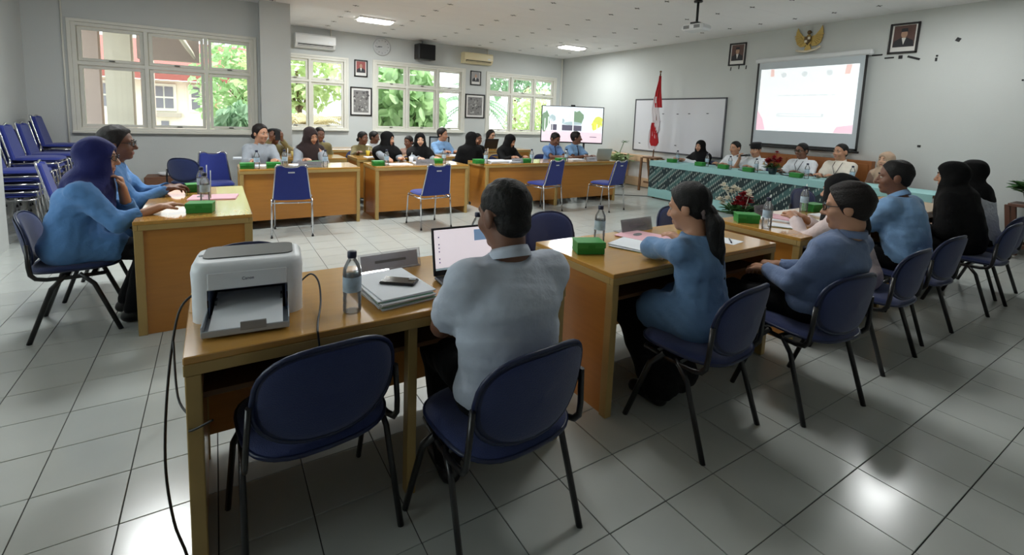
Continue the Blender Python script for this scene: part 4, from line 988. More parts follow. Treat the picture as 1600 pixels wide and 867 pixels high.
    # ---- shoes
    for i, (hp, kn, an) in enumerate(legs):
        g = Field([(cone(an+A((0, -.035, -.042)), an+A((0, .155, -.05)), .040, .036, ((1, 0, 0), 1.1)), .02), (cone(an+A((0, -.015, -.03)), an+A((0, -.005, .0)), .043, .046), .02)], .011 if near else .018)
        g.plane((0, 0, 0.0), (0, 0, -1)); g.plane(an+A((0, 0, .02)), (0, -.2, 1)); link('shoe', g.mesh('shoe', shoe or m_shoe), root)
    # ---- shirt
    tm = top; sp_ = [(ell(P+A((0, 0, .01)), (.182*bulk, .145, .118)), .03), (cone(P, W, .134, .125*bulk, (X, 1.25)), .04), (cone(W, Ch, .125*bulk, .136*bulk, (X, 1.28)), .04), (cone(SLR[0], SLR[1], .062, .062), .05), (cone(N-.03*u, SLR[0]+u*.01, .056, .05), .04), (cone(N-.03*u, SLR[1]+u*.01, .056, .05), .04), (cone(Sh, N, .09, .066), .04)]
    if tunic:
        for hp, kn, an in legs: sp_.append((cone(hp+A((0, 0, .01)), hp+(kn-hp)*.55+A((0, 0, .02)), .128, .118 if skirt else .10), .06))
    ends = []
    for i, (S0, E, T) in enumerate(arms):
        sg = (-1, 1)[i]
        if sleeve == 'long': c0 = E+(T-E)*cuff; sp_ += [(cone(S0, E, .067*bulk, .056), .035), (cone(E, c0+nrm(T-E)*.05, .056, .042), .03)]; ends.append((c0, nrm(T-E)))
        else: c0 = S0+(E-S0)*.80; sp_ += [(cone(S0, c0+nrm(E-S0)*.06, .070*bulk, .064), .035)]; ends.append((c0, nrm(E-S0)))
    g = Field(sp_, cstep); g.noise(fold*.8, 15, seed+5); g.noise(fold*.55, 42, seed+6)
    for (c0, n_) in ends: g.plane(c0, n_, c0-.09, c0+.10)
    for (c0, n_) in ends: g.cut(cone(c0-n_*.012, c0+n_*.09, .034 if sleeve == 'long' else .05, .034 if sleeve == 'long' else .05), .004)
    g.plane(N+.005*u, u+A((0, -.25, 0)), N-.14, N+A((.14, .14, .2))); g.cut(cone(N-.01*u, N+.1*u, .052, .056), .004)
    if not tunic: g.plane(P+A((0, 0, -.055+hem)), (0, .15, -1))
    else: g.plane((0, 0, .44), (0, 0, -1))
    link('shirt' if not tunic else 'tunic', g.mesh('shirt', tm), root)
    if collar and not hijab:
        b = MB(); rows = []
        for rr, dz in ((.064, -.012), (.068, .012), (.066, .03), (.075, .012), (.082, -.008)):
            rows.append([Vector(tuple(N+X*math.cos(a)*rr+Fd*math.sin(a)*rr*(1.02)+u*(dz-.022*math.sin(a)))) for a in np.linspace(-PI*1.46, PI*.46, 25)])
        b.grid(rows); b.build('collar', tm, root)
    # ---- hair, veil, cap
    hm = hairm or m_hair
    if hijab:
        dk = .085 if not long_veil else .11
        pr = [(ell_(h(0, -.014, .022), (.088, .112, .104), Rh), .03), (ell_(h(0, .008, -.05), (.080, .086, .095), Rh), .04), (cone_(h(0, -.01, -.09), Sh+.02*u, .078, .115, (X, 1.35)), .06), (cone(Sh+Fd*.06+.0*u, P+u*(.30-long_veil*.12)+Fd*.085, .085, .095+.02*long_veil, (X, 1.3)), .06), (cone(Sh-Fd*.05, P+u*(.34-long_veil*.2)-Fd*.06, .085, .09, (X, 1.35)), .06), (cone(SLR[0]+u*.0, SLR[1]+u*.0, .070, .070), .05)]
        if long_veil:
            for S0, E, T in arms: pr.append((cone(S0, S0+(E-S0)*min(1, long_veil*.9), .085, .09), .06))
            pr.append((cone(P+u*.35, P+u*.05-Fd*.02, .14, .15, (X, 1.3)), .06))
        g = Field(pr, cstep, [(H-.13, H+.13)], .0075 if near else .0115); g.noise(.0024, 20, seed+9)
        g.cut(ell_(h(0, .118, -.024), (.056, .074, .086), Rh), .012); link('headscarf', g.mesh('headscarf', hijab), root)
    else:
        vol = {'short': .0, 'fade': -.003, 'thick': .008, 'pony': .004, 'bun': .004, 'long': .008}[hair]
        pr = [(ell_(h(0, -.016, .034), (.081+vol, .101+vol, .090+vol*1.4), Rh), .02)]
        if hair != 'fade': pr.append((ell_(h(0, -.052, -.018), (.064, .048, .058), Rh), .02))
        else: pr.append((ell_(h(0, -.05, -.03), (.062, .052, .055), Rh), .02))
        if hair == 'pony':
            q0 = h(0, -.105, -.035); pts = [h(0, -.085, -.03), q0, q0+A((0, -.035, -.06)), q0+A((.01, -.04, -.20)), q0+A((.03, -.045, -.36)), q0+A((.06, -.05, -.53))]
            rr = [.03, .026, .040, .046, .040, .012]
            for i in range(5): pr.append((cone(pts[i], pts[i+1], rr[i], rr[i+1], ((1, 0, 0), 1.25)), .02))
        if hair == 'bun': pr += [(ell_(h(0, -.115, -.045), (.042, .036, .04), Rh), .015)]
        if hair == 'long':
            for sg in (-1, 1): pr += [(cone_(h(sg*.066, .0, .02), h(sg*.078, .01, -.10), .034, .036), .03), (cone_(h(sg*.078, .01, -.10), Sh+X*sg*.09+Fd*.09-u*.10, .036, .034), .03)]
            pr += [(cone_(h(0, -.06, 0), Sh-Fd*.07-u*.10, .075, .06, (X, 1.3)), .04)]
        g = Field(pr, .007 if near else .011); g.noise(.0016, 70, seed+2)
        c0 = h(0, .060, .062); n_ = Rh @ A((0, .88, -.47)); 
        g.plane(c0, n_, H-.13, H+.16)
        if hair in ('short', 'fade', 'thick'): g.plane(h(0, -.06, -.072), Rh @ A((0, .35, -.94)))
        link('hair', g.mesh('hair', hm), root)
        if hair == 'pony':
            q0 = h(0, -.10, -.035); b = MB(); b.tube([q0+A((.04*math.cos(a)*1.2, .006, .032*math.sin(a))) for a in np.linspace(0, 6.28, 14, endpoint=False)], [.013+.004*math.sin(3*i) for i in range(14)], 8, closed=True); b.build('scrunchie', M('scrunchie_cloth', (112, 98, 96), .8, noise=.6, scale=70), root)
    if cap == 'songkok':
        mbh(lambda b: b.lathe([(.083, .022), (.085, .05), (.083, .118), (.078, .122), (0, .123)], 28, (0, -.014, .0), sy=1.24), 'cap', M('velvet_black', (12, 12, 14), .9, sheen=.5))
    if cap == 'beret':
        mbh(lambda b: (b.lathe([(.084, .045), (.10, .07), (.108, .095), (.09, .122), (.05, .135), (0, .137)], 28, (0, -.012, 0), sy=1.2), b.lathe([(.085, .03), (.087, .052)], 28, (0, -.012, 0), sy=1.2)), 'cap', M('velvet_black', (12, 12, 14), .9))
    if glasses:
        def gl(b):
            for sg in (-1, 1):
                b.tube([(sg*.033+.022*math.cos(a), .101-.02*abs(math.cos(a))*(1 if math.cos(a)*sg > 0 else .2), .0+.017*math.sin(a)) for a in np.linspace(0, 2*PI, 16, endpoint=False)], .0022, 6, closed=True)
                b.tube([(sg*.054, .086, .006), (sg*.077, .02, .006), (sg*.080, -.02, -.004)], .0022, 6)
            b.tube([(-.012, .103, .004), (.012, .103, .004)], .0022, 6)
        go = mbh(gl, 'glasses', glasses)
        for sg in (-1, 1): b = MB(); b.lathe([(.021, 0), (.021, .0008)], 14, (sg*.033, .097, 0), R=rotm(rx=-PI/2)); b.v = [tuple(H+Rh @ A(v)*hs) for v in b.v]; b.build('lens', glass('spectacle_lens', (238, 240, 240), .8), go)
    if tie:
        b = MB(); pts = [N+Fd*.075-u*.015, N+Fd*.105-u*.05, Ch+Fd*.150, W+Fd*.152]
        b.tube([tuple(p) for p in pts], [.014, .012, .022, .03], 8, sq=.3, up=tuple(Fd)); bb = b.build('tie', tie, root)
        b = MB(); b.sphere(tuple(pts[0]), (.018, .014, .016), 10); b.build('knot', tie, bb)
    if lanyard:
        b = MB()
        for sg in (-1, 1): b.tube([tuple(N+X*sg*.055+Fd*.05-u*.0), tuple(Sh+X*sg*.05+Fd*.140-u*.02), tuple(Ch+Fd*.176-u*.03)], .004, 6)
        lo = b.build('lanyard', lanyard, root); b = MB(); b.box(tuple(Ch+Fd*.178-u*.07), (.06, .006, .08), bev=.003); b.build('badge', m_white, lo)
    root['_h'] = 0; del root['_h']
    return dict(root=root, H=H, Rh=Rh, arms=arms, N=N, Fd=Fd, u=u, X=X)
def wpt(rec, p):
    r = rec['root']; v = Vector(p)*r.scale[0]; v.rotate(r.rotation_euler); return v+r.location

# ================================================================== WHO SITS WHERE
f_pale = fabm('pale_blue_shirt', (188, 197, 212)); f_denim = fabm('denim_tunic', (104, 138, 178)); f_bluegrey = fabm('blue_grey_shirt', (106, 124, 158)); f_sky = fabm('sky_blue_shirt', (126, 164, 206))
f_pinkw = fabm('pinkish_white_cardigan', (214, 198, 198)); f_blackc = fabm('black_cloth', (7, 7, 9)); f_navy = fabm('navy_headscarf', (24, 30, 90)); f_white = fabm('white_shirt', (222, 226, 232)); f_cream = fabm('cream_shirt', (226, 218, 206))
f_grey = fabm('grey_blouse', (150, 156, 164)); f_brownh = fabm('brown_headscarf', (48, 36, 36)); f_olive = fabm('olive_uniform', (118, 108, 72)); f_tan = fabm('tan_headscarf', (176, 150, 128)); f_tanb = fabm('brown_blouse', (140, 112, 98)); f_lace = fabm('white_lace', (206, 210, 220), .6, 40); f_blue2 = fabm('blue_shirt', (104, 140, 196)); f_blue3 = fabm('denim_blue_shirt', (88, 134, 188))
m_gblack = M('spectacle_black', (14, 14, 16), .3)
def tl(loc, rz, w):
    v = Vector((w[0]-loc[0], w[1]-loc[1], w[2])); v.rotate(Matrix.Rotation(-rz, 3, 'Z')); return A(v)
def sit(label, loc, rzd, hands=None, s=1.0, **k):
    rz = D(rzd)
    if hands:
        k['hl'], k['hr'] = [w if w is None or isinstance(w, str) else tl(loc, rz, w)/s for w in hands]
    return person(label, loc, rz, s=s, **k)
P = {}
P['A'] = sit('man in a pale blue short sleeved shirt, seen from behind at the laptop', (-.605, -.06), -3, ((-.62, .30, .80), (-.42, .31, .80)), .97, lean=4, head=(12, -8, 0), skin='c', top=f_pale, sleeve='short', hair='fade', det=0, bulk=1.16, feet=(.30, .36), fold=.0035, elbow=(1.3, 1), seed=3)
P['B'] = sit('woman with a long black ponytail in a denim blue tunic', (.585, .0), 2, ((.74, .27, .80), (.84, .36, .80)), .915, lean=12, poles=((-.5, 1, -.1), None), head=(16, -12, 0), skin='b', top=f_denim, sleeve='long', hair='pony', det=0, bulk=.9, skirt=True, bottom=f_blackc, tunic=True, collar=False, feet=(.20, .22), seed=5, elbow=(1.3, 1))
P['C'] = sit('man in glasses and a blue grey long sleeved shirt leaning back', (1.31, -.17), 0, ((1.24, .08, .66), (1.40, .10, .66)), .94, lean=-17, head=(18, -6, 0), skin='b', top=f_bluegrey, hair='thick', hairm=m_hairb, det=0, bulk=1.12, glasses=m_gblack, feet=(.45, .5), seed=7, curl=.9)
P['D'] = sit('woman in a black headscarf and pinkish white cardigan with clasped hands on the desk', (2.16, -.03), -4, ((2.20, .42, .815), (2.30, .41, .815)), .92, lean=17, head=(6, -4, 0), skin='b', top=f_pinkw, hijab=f_blackc, det=0, skirt=True, bottom=f_blackc, seed=9, curl=.7, bulk=.95)
P['E'] = sit('man in a light blue shirt leaning forward in the right row', (2.94, -.05), -6, ((2.95, .40, .80), (3.08, .40, .80)), .98, lean=14, head=(30, -4, 0), skin='c', top=f_sky, hair='short', det=0, bulk=1.12, seed=11, sleeve='short')
P['F'] = sit('woman covered by a long black veil in the right row', (4.10, -.07), 0, None, .96, lean=13, head=(20, -6, 0), skin='b', top=f_blackc, hijab=f_blackc, long_veil=1.0, det=0, skirt=True, bottom=f_blackc, seed=13, bulk=1.12)
P['G'] = sit('person in white lace and a black headscarf at the right end of the row', (4.70, -.03), 0, None, .96, lean=12, head=(20, 0, 0), skin='b', top=f_lace, hijab=f_blackc, det=1, skirt=True, bottom=f_blackc, seed=15, bulk=1.08)
P['L1'] = sit('woman in a navy headscarf and denim blue shirt resting her chin on her hand', (-2.31, 2.70), -90, ('chin', (-1.80, 2.52, .795)), .97, lean=17, head=(-4, -4, 0), skin='b', top=f_blue3, hijab=f_navy, det=0, tunic=True, bulk=1.15, feet=(.28, .34), seed=17, cuff=.55, glasses=m_gblack, elbow=(.5, 1), poles=((-.3, .5, -1), None), hd=((A((.1, -.15, .95)), A((-.3, .95, .15)), 1.25), None))
P['L2'] = sit('man in glasses and a blue shirt with clasped hands beside the navy headscarf', (-2.27, 3.42), -90, ((-1.80, 3.36, .81), (-1.80, 3.28, .81)), 1.0, lean=14, head=(-6, 0, 0), skin='c', top=f_blue3, hair='thick', hairm=m_hairb, det=0, bulk=1.0, seed=19, glasses=m_gblack, feet=(.4, .42), curl=.9)
R_ = 180
P['3'] = sit('woman with a hair bun and grey blouse at the desk nearest the column', (-.95, 6.13), R_, ((-.80, 5.66, .80), (-1.05, 5.64, .80)), .97, lean=8, head=(38, -2, 0), skin='b', top=f_grey, hair='bun', hairm=m_hairb, collar=False, seed=21)
P['5'] = sit('woman in a dark brown headscarf resting her cheek on her hand', (-.30, 6.14), R_, ('cheek', (-.42, 5.66, .80)), .96, lean=12, head=(26, -14, 8), skin='b', top=f_grey, hijab=f_brownh, seed=23, poles=((-.3, .6, -1), None), hd=((A((.25, -.15, .95)), A((-.8, .5, .1)), .7), None))
P['9'] = sit('woman in a black headscarf in profile, left of the smiling woman', (.86, 6.12), R_-20, ((.95, 5.66, .80), (.75, 5.62, .80)), .92, lean=8, head=(62, -4, 0), skin='b', top=f_grey, hijab=f_blackc, seed=25, long_veil=.25)
P['10'] = sit('smiling woman in a black headscarf with pale sleeves', (1.40, 6.12), R_, ((1.52, 5.66, .80), (1.24, 5.62, .80)), .91, lean=8, head=(-16, -2, 0), skin='d', top=f_grey, hijab=f_blackc, seed=27, long_veil=.45)
P['12'] = sit('woman in a full black veil turned to her neighbour in the far row', (2.36, 6.14), R_-10, None, .93, lean=8, head=(62, -4, 0), skin='b', top=f_blackc, hijab=f_blackc, seed=29, long_veil=.8)
P['14'] = sit('woman in a black headscarf and black blouse reading papers', (3.10, 6.12), R_, ((3.22, 5.66, .80), (2.98, 5.64, .80)), .92, lean=9, head=(24, -22, 0), skin='b', top=f_blackc, hijab=f_blackc, seed=31)
P['15'] = sit('man in a blue shirt looking down at the desk before the television', (4.14, 6.13), R_, ((4.20, 5.62, .80), (4.02, 5.60, .80)), .96, lean=10, head=(8, -24, 0), skin='c', top=f_blue2, sleeve='short', hair='short', seed=33, tie=M('dark_tie', (24, 28, 52), .6))
P['16'] = sit('man in a light blue shirt and dark tie looking aside', (4.74, 6.14), R_, ((4.85, 5.68, .80), (4.64, 5.68, .80)), .96, lean=5, head=(48, 0, 0), skin='c', top=f_sky, sleeve='short', hair='thick', hairm=m_hairb, seed=35, tie=M('dark_tie', (24, 28, 52), .6))
P['4'] = sit('person in a black beret holding up a phone behind the grey topped woman', (-.66, 7.26), R_, ((-.58, 6.98, 1.01), (-.72, 6.99, 1.01)), .88, lean=5, head=(20, -4, 0), skin='c', top=f_olive, hair='short', cap='beret', seed=37, hd=((A((0, .4, .9)), A((-.3, .8, 0)), .5), (A((0, .4, .9)), A((.3, .8, 0)), .5)))
P['6'] = sit('man in an olive uniform mostly hidden behind the brown headscarf', (.04, 7.32), R_, None, .92, lean=6, head=(10, -6, 0), skin='c', top=f_olive, hair='short', hairm=m_hairb, seed=39)
P['7'] = sit('person in an olive uniform with tied back hair in the second row', (.78, 7.36), R_, ((.80, 6.92, .80), (.62, 6.92, .80)), .87, lean=6, head=(34, -4, 0), skin='c', top=f_olive, hair='bun', seed=41)
P['8'] = sit('young man in a white shirt turned sideways in the second row', (1.08, 7.72), R_, None, .87, lean=6, head=(52, -6, 0), skin='c', top=f_white, sleeve='short', hair='short', seed=43)
P['11'] = sit('person with brown hair leaning between the two black headscarves', (1.66, 7.42), R_, ((1.50, 6.95, .80), (1.70, 6.95, .80)), .84, lean=20, head=(-58, -8, 0), skin='c', top=f_tanb, hair='bun', hairm=m_hairb, seed=45)
P['b'] = sit('man in a pale blue shirt sitting upright in the second row', (2.36, 7.42), R_, ((2.48, 6.98, .80), (2.28, 6.96, .80)), .94, lean=5, head=(38, -3, 0), skin='b', top=f_sky, sleeve='long', hair='thick', hairm=m_hairb, seed=47)
P['12b'] = sit('dark haired person almost hidden behind the full black veil', (3.10, 7.34), R_, None, .88, lean=8, head=(24, -6, 0), skin='c', top=f_blackc, hair='short', seed=49)
P['13'] = sit('woman in glasses with a dark shawl behind a black laptop', (4.36, 9.0), R_, ((4.3, 8.62, .80), (4.1, 8.62, .80)), .90, lean=6, head=(16, -12, 0), skin='d', top=f_grey, hair='long', hairm=m_hairb, collar=False, seed=51, glasses=m_gblack)
T_ = 90
P['17'] = sit('woman in a black headscarf smiling at the left end of the head table', (6.72, 4.52), T_, ((6.36, 4.72, .80), (6.36, 4.82, .80)), .92, lean=12, head=(6, -2, 0), skin='b', top=f_white, hijab=f_blackc, seed=53, long_veil=.6)
P['18'] = sit('man in a white shirt left of the man with a cap', (6.72, 3.80), T_, ((6.30, 3.74, .80), (6.30, 3.92, .80)), .93, lean=7, head=(-8, -4, 0), skin='b', top=f_white, sleeve='short', hair='short', seed=55)
P['19'] = sit('man in a black cap and white shirt speaking into a microphone', (6.72, 3.40), T_, ((6.33, 3.30, .80), (6.42, 3.56, .92)), .93, lean=9, head=(2, -8, 0), skin='b', top=f_white, sleeve='short', hair='short', cap='songkok', seed=57, hd=(None, (A((-.1, .3, .8)), A((.9, .1, -.2)), 1.2)))
P['20'] = sit('man in glasses and a white shirt with a lanyard at the head table', (6.74, 2.64), T_, ((6.34, 2.52, .80), (6.34, 2.78, .80)), .96, lean=6, head=(-14, -4, 0), skin='c', top=f_white, sleeve='short', hair='short', seed=59, glasses=m_gblack, lanyard=M('lanyard_strap', (58, 44, 60), .6), bulk=1.15)
P['21'] = sit('man in a cream shirt with a lanyard smiling at the head table', (6.74, 2.08), T_, ((6.34, 2.00, .80), (6.34, 2.20, .80)), .98, lean=4, head=(-16, 0, 0), skin='b', top=f_cream, sleeve='short', hair='fade', seed=61, lanyard=M('lanyard_strap', (58, 44, 60), .6), bulk=1.1)
P['22'] = sit('woman in a tan headscarf at the right end of the head table', (6.72, 1.48), T_, None, .92, lean=4, head=(-16, 2, 0), skin='d', top=f_tanb, hijab=f_tan, seed=63)
seats = [('the woman with a hair bun', -.95, 6.17), ('the brown headscarf', -.30, 6.18), ('the black headscarf in profile', .86, 6.16), ('the smiling woman', 1.40, 6.16), ('the full black veil', 2.36, 6.18), ('the reading woman', 3.10, 6.16), ('the man looking down', 4.14, 6.17), ('the man looking aside', 4.74, 6.18)]
for nm, x, y in seats: office_chair('dark blue padded chair in the far row behind ' + nm, x, y, PI)
for nm, x, y in (('the person in a beret', -.66, 7.29), ('the hidden man in olive', .04, 7.36), ('the person in olive with tied hair', .78, 7.40), ('the young man in white', 1.08, 7.78), ('the leaning person', 1.66, 7.45), ('the hidden dark haired person', 3.10, 7.38), ('the woman with the black laptop', 4.36, 9.03)):
    office_chair('dark blue padded chair in the second row behind ' + nm, x, y, PI)
# mesh backed chair beside the man in pale blue
mc = thing('mesh_chair', 'chair with a pale grey back in a black frame in the second row', 'chair', (2.46, 7.46, 0), PI)
b = MB(); b.box((0, -.25, .83), (.40, .006, .40)); b.build('backrest', M('mesh_grey', (190, 196, 196), .8), mc)
b = MB()
for sx in (-1, 1): b.box((sx*.21, -.25, .83), (.025, .03, .44), bev=.005)
for z in (.62, 1.04): b.box((0, -.25, z), (.44, .03, .025), bev=.005)
b.box((0, -.25, .5), (.05, .03, .26)); b.build('back_frame', m_blackpl, mc)
b = MB(); b.box((0, 0, .42), (.44, .44, .06), bev=.02); b.build('seat', m_blackpl, mc)
for sx in (-1, 1):
    for sy in (-1, 1): b = MB(); b.tube([(sx*.19, sy*.19, .40), (sx*.22, sy*.22, 0)], .013, 8); b.build('leg', m_black, mc)

# ================================================================== SMALL THINGS
m_pet = glass('clear_plastic', (252, 253, 254), 1.0, .02, .11); m_water = glass('bottle_water', (250, 252, 254), .5, 0, .0); m_lab = M('bottle_label', (168, 188, 214), .4, noise=.7, scale=26); m_capd = M('bottle_cap', (24, 30, 58), .45); m_straw = M('straw_white', (232, 234, 230), .5)
def make_bottle(straw):
    t = thing('water_bottle', '', 'bottle', group='water bottles on the desks')
    prof = [(.030, 0), (.0325, .006), (.0325, .03), (.031, .036), (.0325, .042), (.0325, .058), (.031, .064), (.0325, .07), (.0325, .15), (.030, .168), (.020, .19), (.0145, .20), (.0135, .212)]
    b = MB(); b.lathe(prof, 18); b.build('bottle', m_pet, t)
    b = MB(); b.lathe([(.0285, .005), (.0305, .01), (.0305, .145), (.0, .146)], 16); b.build('water', m_water, t)
    b = MB(); b.lathe([(.0331, .082), (.0331, .138)], 18); b.f = b.f[:18]; b.m = b.m[:18]; b.sm = b.sm[:18]; b.build('label', m_lab, t)
    b = MB(); b.lathe([(.0155, .205), (.0165, .208), (.0165, .226), (.0145, .229), (0, .229)], 16); b.build('cap', m_capd, t)
    if straw: b = MB(); b.tube([(.036, .01, .03), (.040, .012, .245)], .0032, 8); b.build('straw', m_straw, t)
    return t
btl = [make_bottle(False), make_bottle(True)]; bused = [False, False]
def bottle(label, x, y, z=DH, straw=0, rz=0):
    if not bused[straw]:
        bused[straw] = True; o = btl[straw]; o.location = (x, y, z); o.rotation_euler = (0, 0, rz); o['label'] = label; return o
    return dup(btl[straw], label, (x, y, z), rz)
m_green = M('green_card', (34, 128, 46), .5, noise=.08, scale=9); m_green2 = M('green_card_lid', (52, 142, 62), .5, noise=.08, scale=9)
def make_box():
    t = thing('snack_box', '', 'snack box', group='green snack boxes on the desks')
    b = MB(); b.box((0, 0, .032), (.155, .115, .062), bev=.002); b.build('tray', m_green, t)
    b = MB(); b.box((0, 0, .066), (.161, .121, .006), bev=.002); b.box((0, -.0605, .052), (.161, .003, .03)); ld = b.build('lid', m_green2, t)
    b = MB(); b.box((0, -.063, .045), (.04, .002, .022)); b.build('tuck_tab', m_green, ld)
    return t
bx0 = make_box(); xu = [False]
def box(label, x, y, rz=0, z=DH):
    if not xu[0]:
        xu[0] = True; bx0.location = (x, y, z); bx0.rotation_euler = (0, 0, rz); bx0['label'] = label; return bx0
    return dup(bx0, label, (x, y, z), rz)
for a in (('green snack box on the left desk beside the navy headscarf', -1.57, 2.50, D(-10)), ('green snack box at the far end of the left desk', -1.62, 3.48, D(10)), ('green snack box on the desk left of the ponytailed woman', .29, .56, D(-24)), ('green snack box on the desk behind the ponytailed woman', 1.36, .70, D(10)), ('green snack box at the left end of the desk with clasped hands', 2.0, .68, D(-40)), ('green snack box beside the clasped hands at the far side', 3.10, .72, D(-12)),
          ('green snack box at the left end of the desk nearest the column', -1.15, 5.19, 0), ('green snack box in front of the woman with a hair bun', -.86, 5.22, 0), ('green snack box in front of the brown headscarf', -.36, 5.30, 0), ('green snack box in front of the black headscarf in profile', .46, 5.20, 0), ('green snack box in front of the smiling woman', 1.42, 5.38, 0), ('green snack box in front of the full black veil', 2.05, 5.20, 0), ('green snack box beside the reading woman', 2.93, 5.18, 0), ('green snack box in front of the man looking down', 3.68, 5.20, 0),
          ('leftmost green snack box on the head table', 6.02, 4.70, PI/2), ('second green snack box from the left on the head table', 6.0, 4.05, PI/2), ('third green snack box from the left on the head table', 6.0, 3.58, PI/2), ('green snack box in front of the man in a cap', 6.0, 3.12, PI/2), ('rightmost green snack box on the head table', 6.0, 2.36, PI/2)): box(*a)
for a in (('water bottle standing between the printer and the papers', -1.06, .32, DH, 0), ('water bottle half hidden behind the laptop', -.30, .78, DH, 0), ('water bottle on the desk of the ponytailed woman', .49, .69, DH, 0), ('water bottle with a straw at the left end of the clasped hands desk', 1.93, .48, DH, 1), ('water bottle with a straw beside the far snack box of the right row', 2.97, .74, DH, 1), ('water bottle with a straw in the middle of the left desk', -1.55, 2.88, DH, 1), ('water bottle with a straw at the far end of the left desk', -1.58, 3.30, DH, 1),
          ('water bottle at the left end of the desk nearest the column', -1.05, 5.12, DH, 0), ('water bottle in front of the woman with a hair bun', -.73, 5.22, DH, 1), ('water bottle in front of the brown headscarf', -.25, 5.16, DH, 0), ('water bottle in front of the black headscarf in profile', .56, 5.14, DH, 0), ('water bottle in front of the smiling woman', 1.52, 5.34, DH, 0), ('water bottle in front of the full black veil', 2.16, 5.16, DH, 1), ('water bottle at the left hand of the man looking down', 3.04, 5.16, DH, 0), ('water bottle between the two men in blue', 3.80, 5.18, DH, 0),
          ('leftmost water bottle on the head table', 6.20, 4.72, DH, 0), ('water bottle at the elbow of the black headscarf on the head table', 6.08, 3.97, DH, 1), ('water bottle before the man left of the cap', 6.06, 3.50, DH, 0), ('water bottle in front of the man in a cap', 6.04, 3.02, DH, 0), ('water bottle in front of the man in glasses at the head table', 6.02, 2.22, DH, 0), ('water bottle at the elbow of the man in cream', 6.40, 1.78, DH, 0)): bottle(*a)
# ---- printer
pr = thing('laser_printer', 'white compact laser printer with an open paper tray on the nearest desk', 'printer', (-1.375, .535, DH), D(-6))
m_prw = M('printer_white', (226, 229, 234), .42, noise=.03, scale=30); m_prg = M('printer_grey', (84, 86, 84), .5, noise=.1, scale=14)
W_, D_, H_ = .345, .235, .205
def shell(z0, z1, w, d, r, n=6, ch=.0): return rrect(w, d, r, n), z0, z1
def slab(mb, w, d, r, zs):
    rows = []
    for (z, ins) in zs: p = rrect(w-2*ins, d-2*ins, max(.004, r-ins), 6); rows.append([Vector((x, y, z)) for x, y in p]); rows[-1].append(rows[-1][0])
    mb.grid([r[::-1] for r in rows][::-1]); return rows
b = MB(); rows = []
prof = [(0.0, .0), (.09, .0), (.17, -.002), (.192, .002), (.203, .010), (.206, .024)]
# sides and back: outline with an open mouth at the front
op = rrect(W_, D_, .05, 6)
for z, ins in prof:
    k = [(x*(1-2*ins/W_), y*(1-2*ins/D_)) for x, y in op]; rows.append([Vector((x, y, z)) for x, y in k]+[Vector((k[0][0], k[0][1], z))])
rows[1] = [Vector((v.x, v.y, .115)) for v in rows[1]]; b.grid([r for r in rows[1:]][::1]); b.add(rows[-1][:-1], [tuple(range(len(op)))])
lower = [Vector((x, y, 0)) for x, y in op if not (y < -.08 and abs(x) < .118)]; hi_ = [Vector((v.x, v.y, .115)) for v in lower]
st = max(range(len(lower)), key=lambda i: (lower[i-1]-lower[i]).length if lower[i].y < 0 and lower[i-1].y < 0 else 0); lower = lower[st:]+lower[:st]; hi_ = hi_[st:]+hi_[:st]
b.grid([lower, hi_]); b.build('body', m_prw, pr)
b = MB(); b.box((0, -.03, .114), (.235, .16, .002)); b.box((0, .05, .057), (.235, .004, .113))
for sx in (-1, 1): b.box((sx*.1175, -.035, .057), (.003, .165, .113))
b.build('paper_bay', M('printer_inside', (74, 84, 110), .6), pr)
b = MB(); b.prism(rrect(.285, .155, .03), .004, R=rotm(rx=PI/2), c=(0, .022, .208)); b.build('top_cover', m_prg, pr)
b = MB(); b.box((0, -D_/2-.002, .146), (.24, .004, .056), bev=.002); fp = b.build('front_flap', m_prw, pr)
cu = bpy.data.curves.new('brand', 'FONT'); cu.body = 'Canon'; cu.size = .014; cu.extrude = .0003; cu.align_x = 'CENTER'
to = bpy.data.objects.new('tmp_text', cu); COL.objects.link(to); bpy.context.view_layer.update()
tme = bpy.data.meshes.new_from_object(to.evaluated_get(bpy.context.evaluated_depsgraph_get())); bpy.data.objects.remove(to); tme.materials.clear(); tme.materials.append(M('logo_ink', (40, 48, 84), .5))
link('brand_text', tme, fp, (0, -D_/2-.0045, .144), (PI/2, 0, 0))
b = MB(); b.box((0, -.17, .012), (.25, .17, .006), rotm(rx=.03), bev=.002); b.box((0, -.256, .02), (.25, .004, .02), bev=.001)
for sx in (-1, 1): b.box((sx*.124, -.17, .028), (.004, .17, .034), bev=.001)
tr_ = b.build('paper_tray', M('tray_clear', (176, 184, 194), .2), pr)
b = MB(); b.box((0, -.115, .040), (.212, .27, .010), rotm(rx=.12)); b.build('paper', M('paper_white', (230, 234, 240), .8), tr_)
b = MB(); b.box((.02, -.256, .034), (.075, .006, .028), bev=.001); b.build('paper_stop', M('stop_grey', (150, 152, 154), .5), tr_)
for sx in (-1, 1): b = MB(); b.box((sx*.102, -.07, .04), (.006, .03, .05)); b.build('paper_guide', m_prg, tr_)
b = MB(); b.tube([(-.15, -.0, .203), (-.15, .0, .2085)], .008, 10); b.build('button', M('button_grey', (150, 156, 160), .4), pr)
m_cab = M('cable_black', (18, 18, 20), .5)
b = MB(); b.tube(smooth([(-1.55, .62, .80), (-1.60, .60, .74), (-1.63, .50, .55), (-1.64, .40, .32), (-1.62, .34, .14), (-1.585, .30, .012), (-1.60, .15, .007), (-1.66, .0, .007), (-1.74, -.1, .007)]), .0045, 8); b.tube(smooth([(-1.615, .55, .66), (-1.60, .42, .52), (-1.56, .30, .50), (-1.56, .20, .52), (-1.50, .16, .56)]), .0035, 8); tag(b.build('power_cable', m_cab), 'black cable running from the printer down to the floor', 'cable')
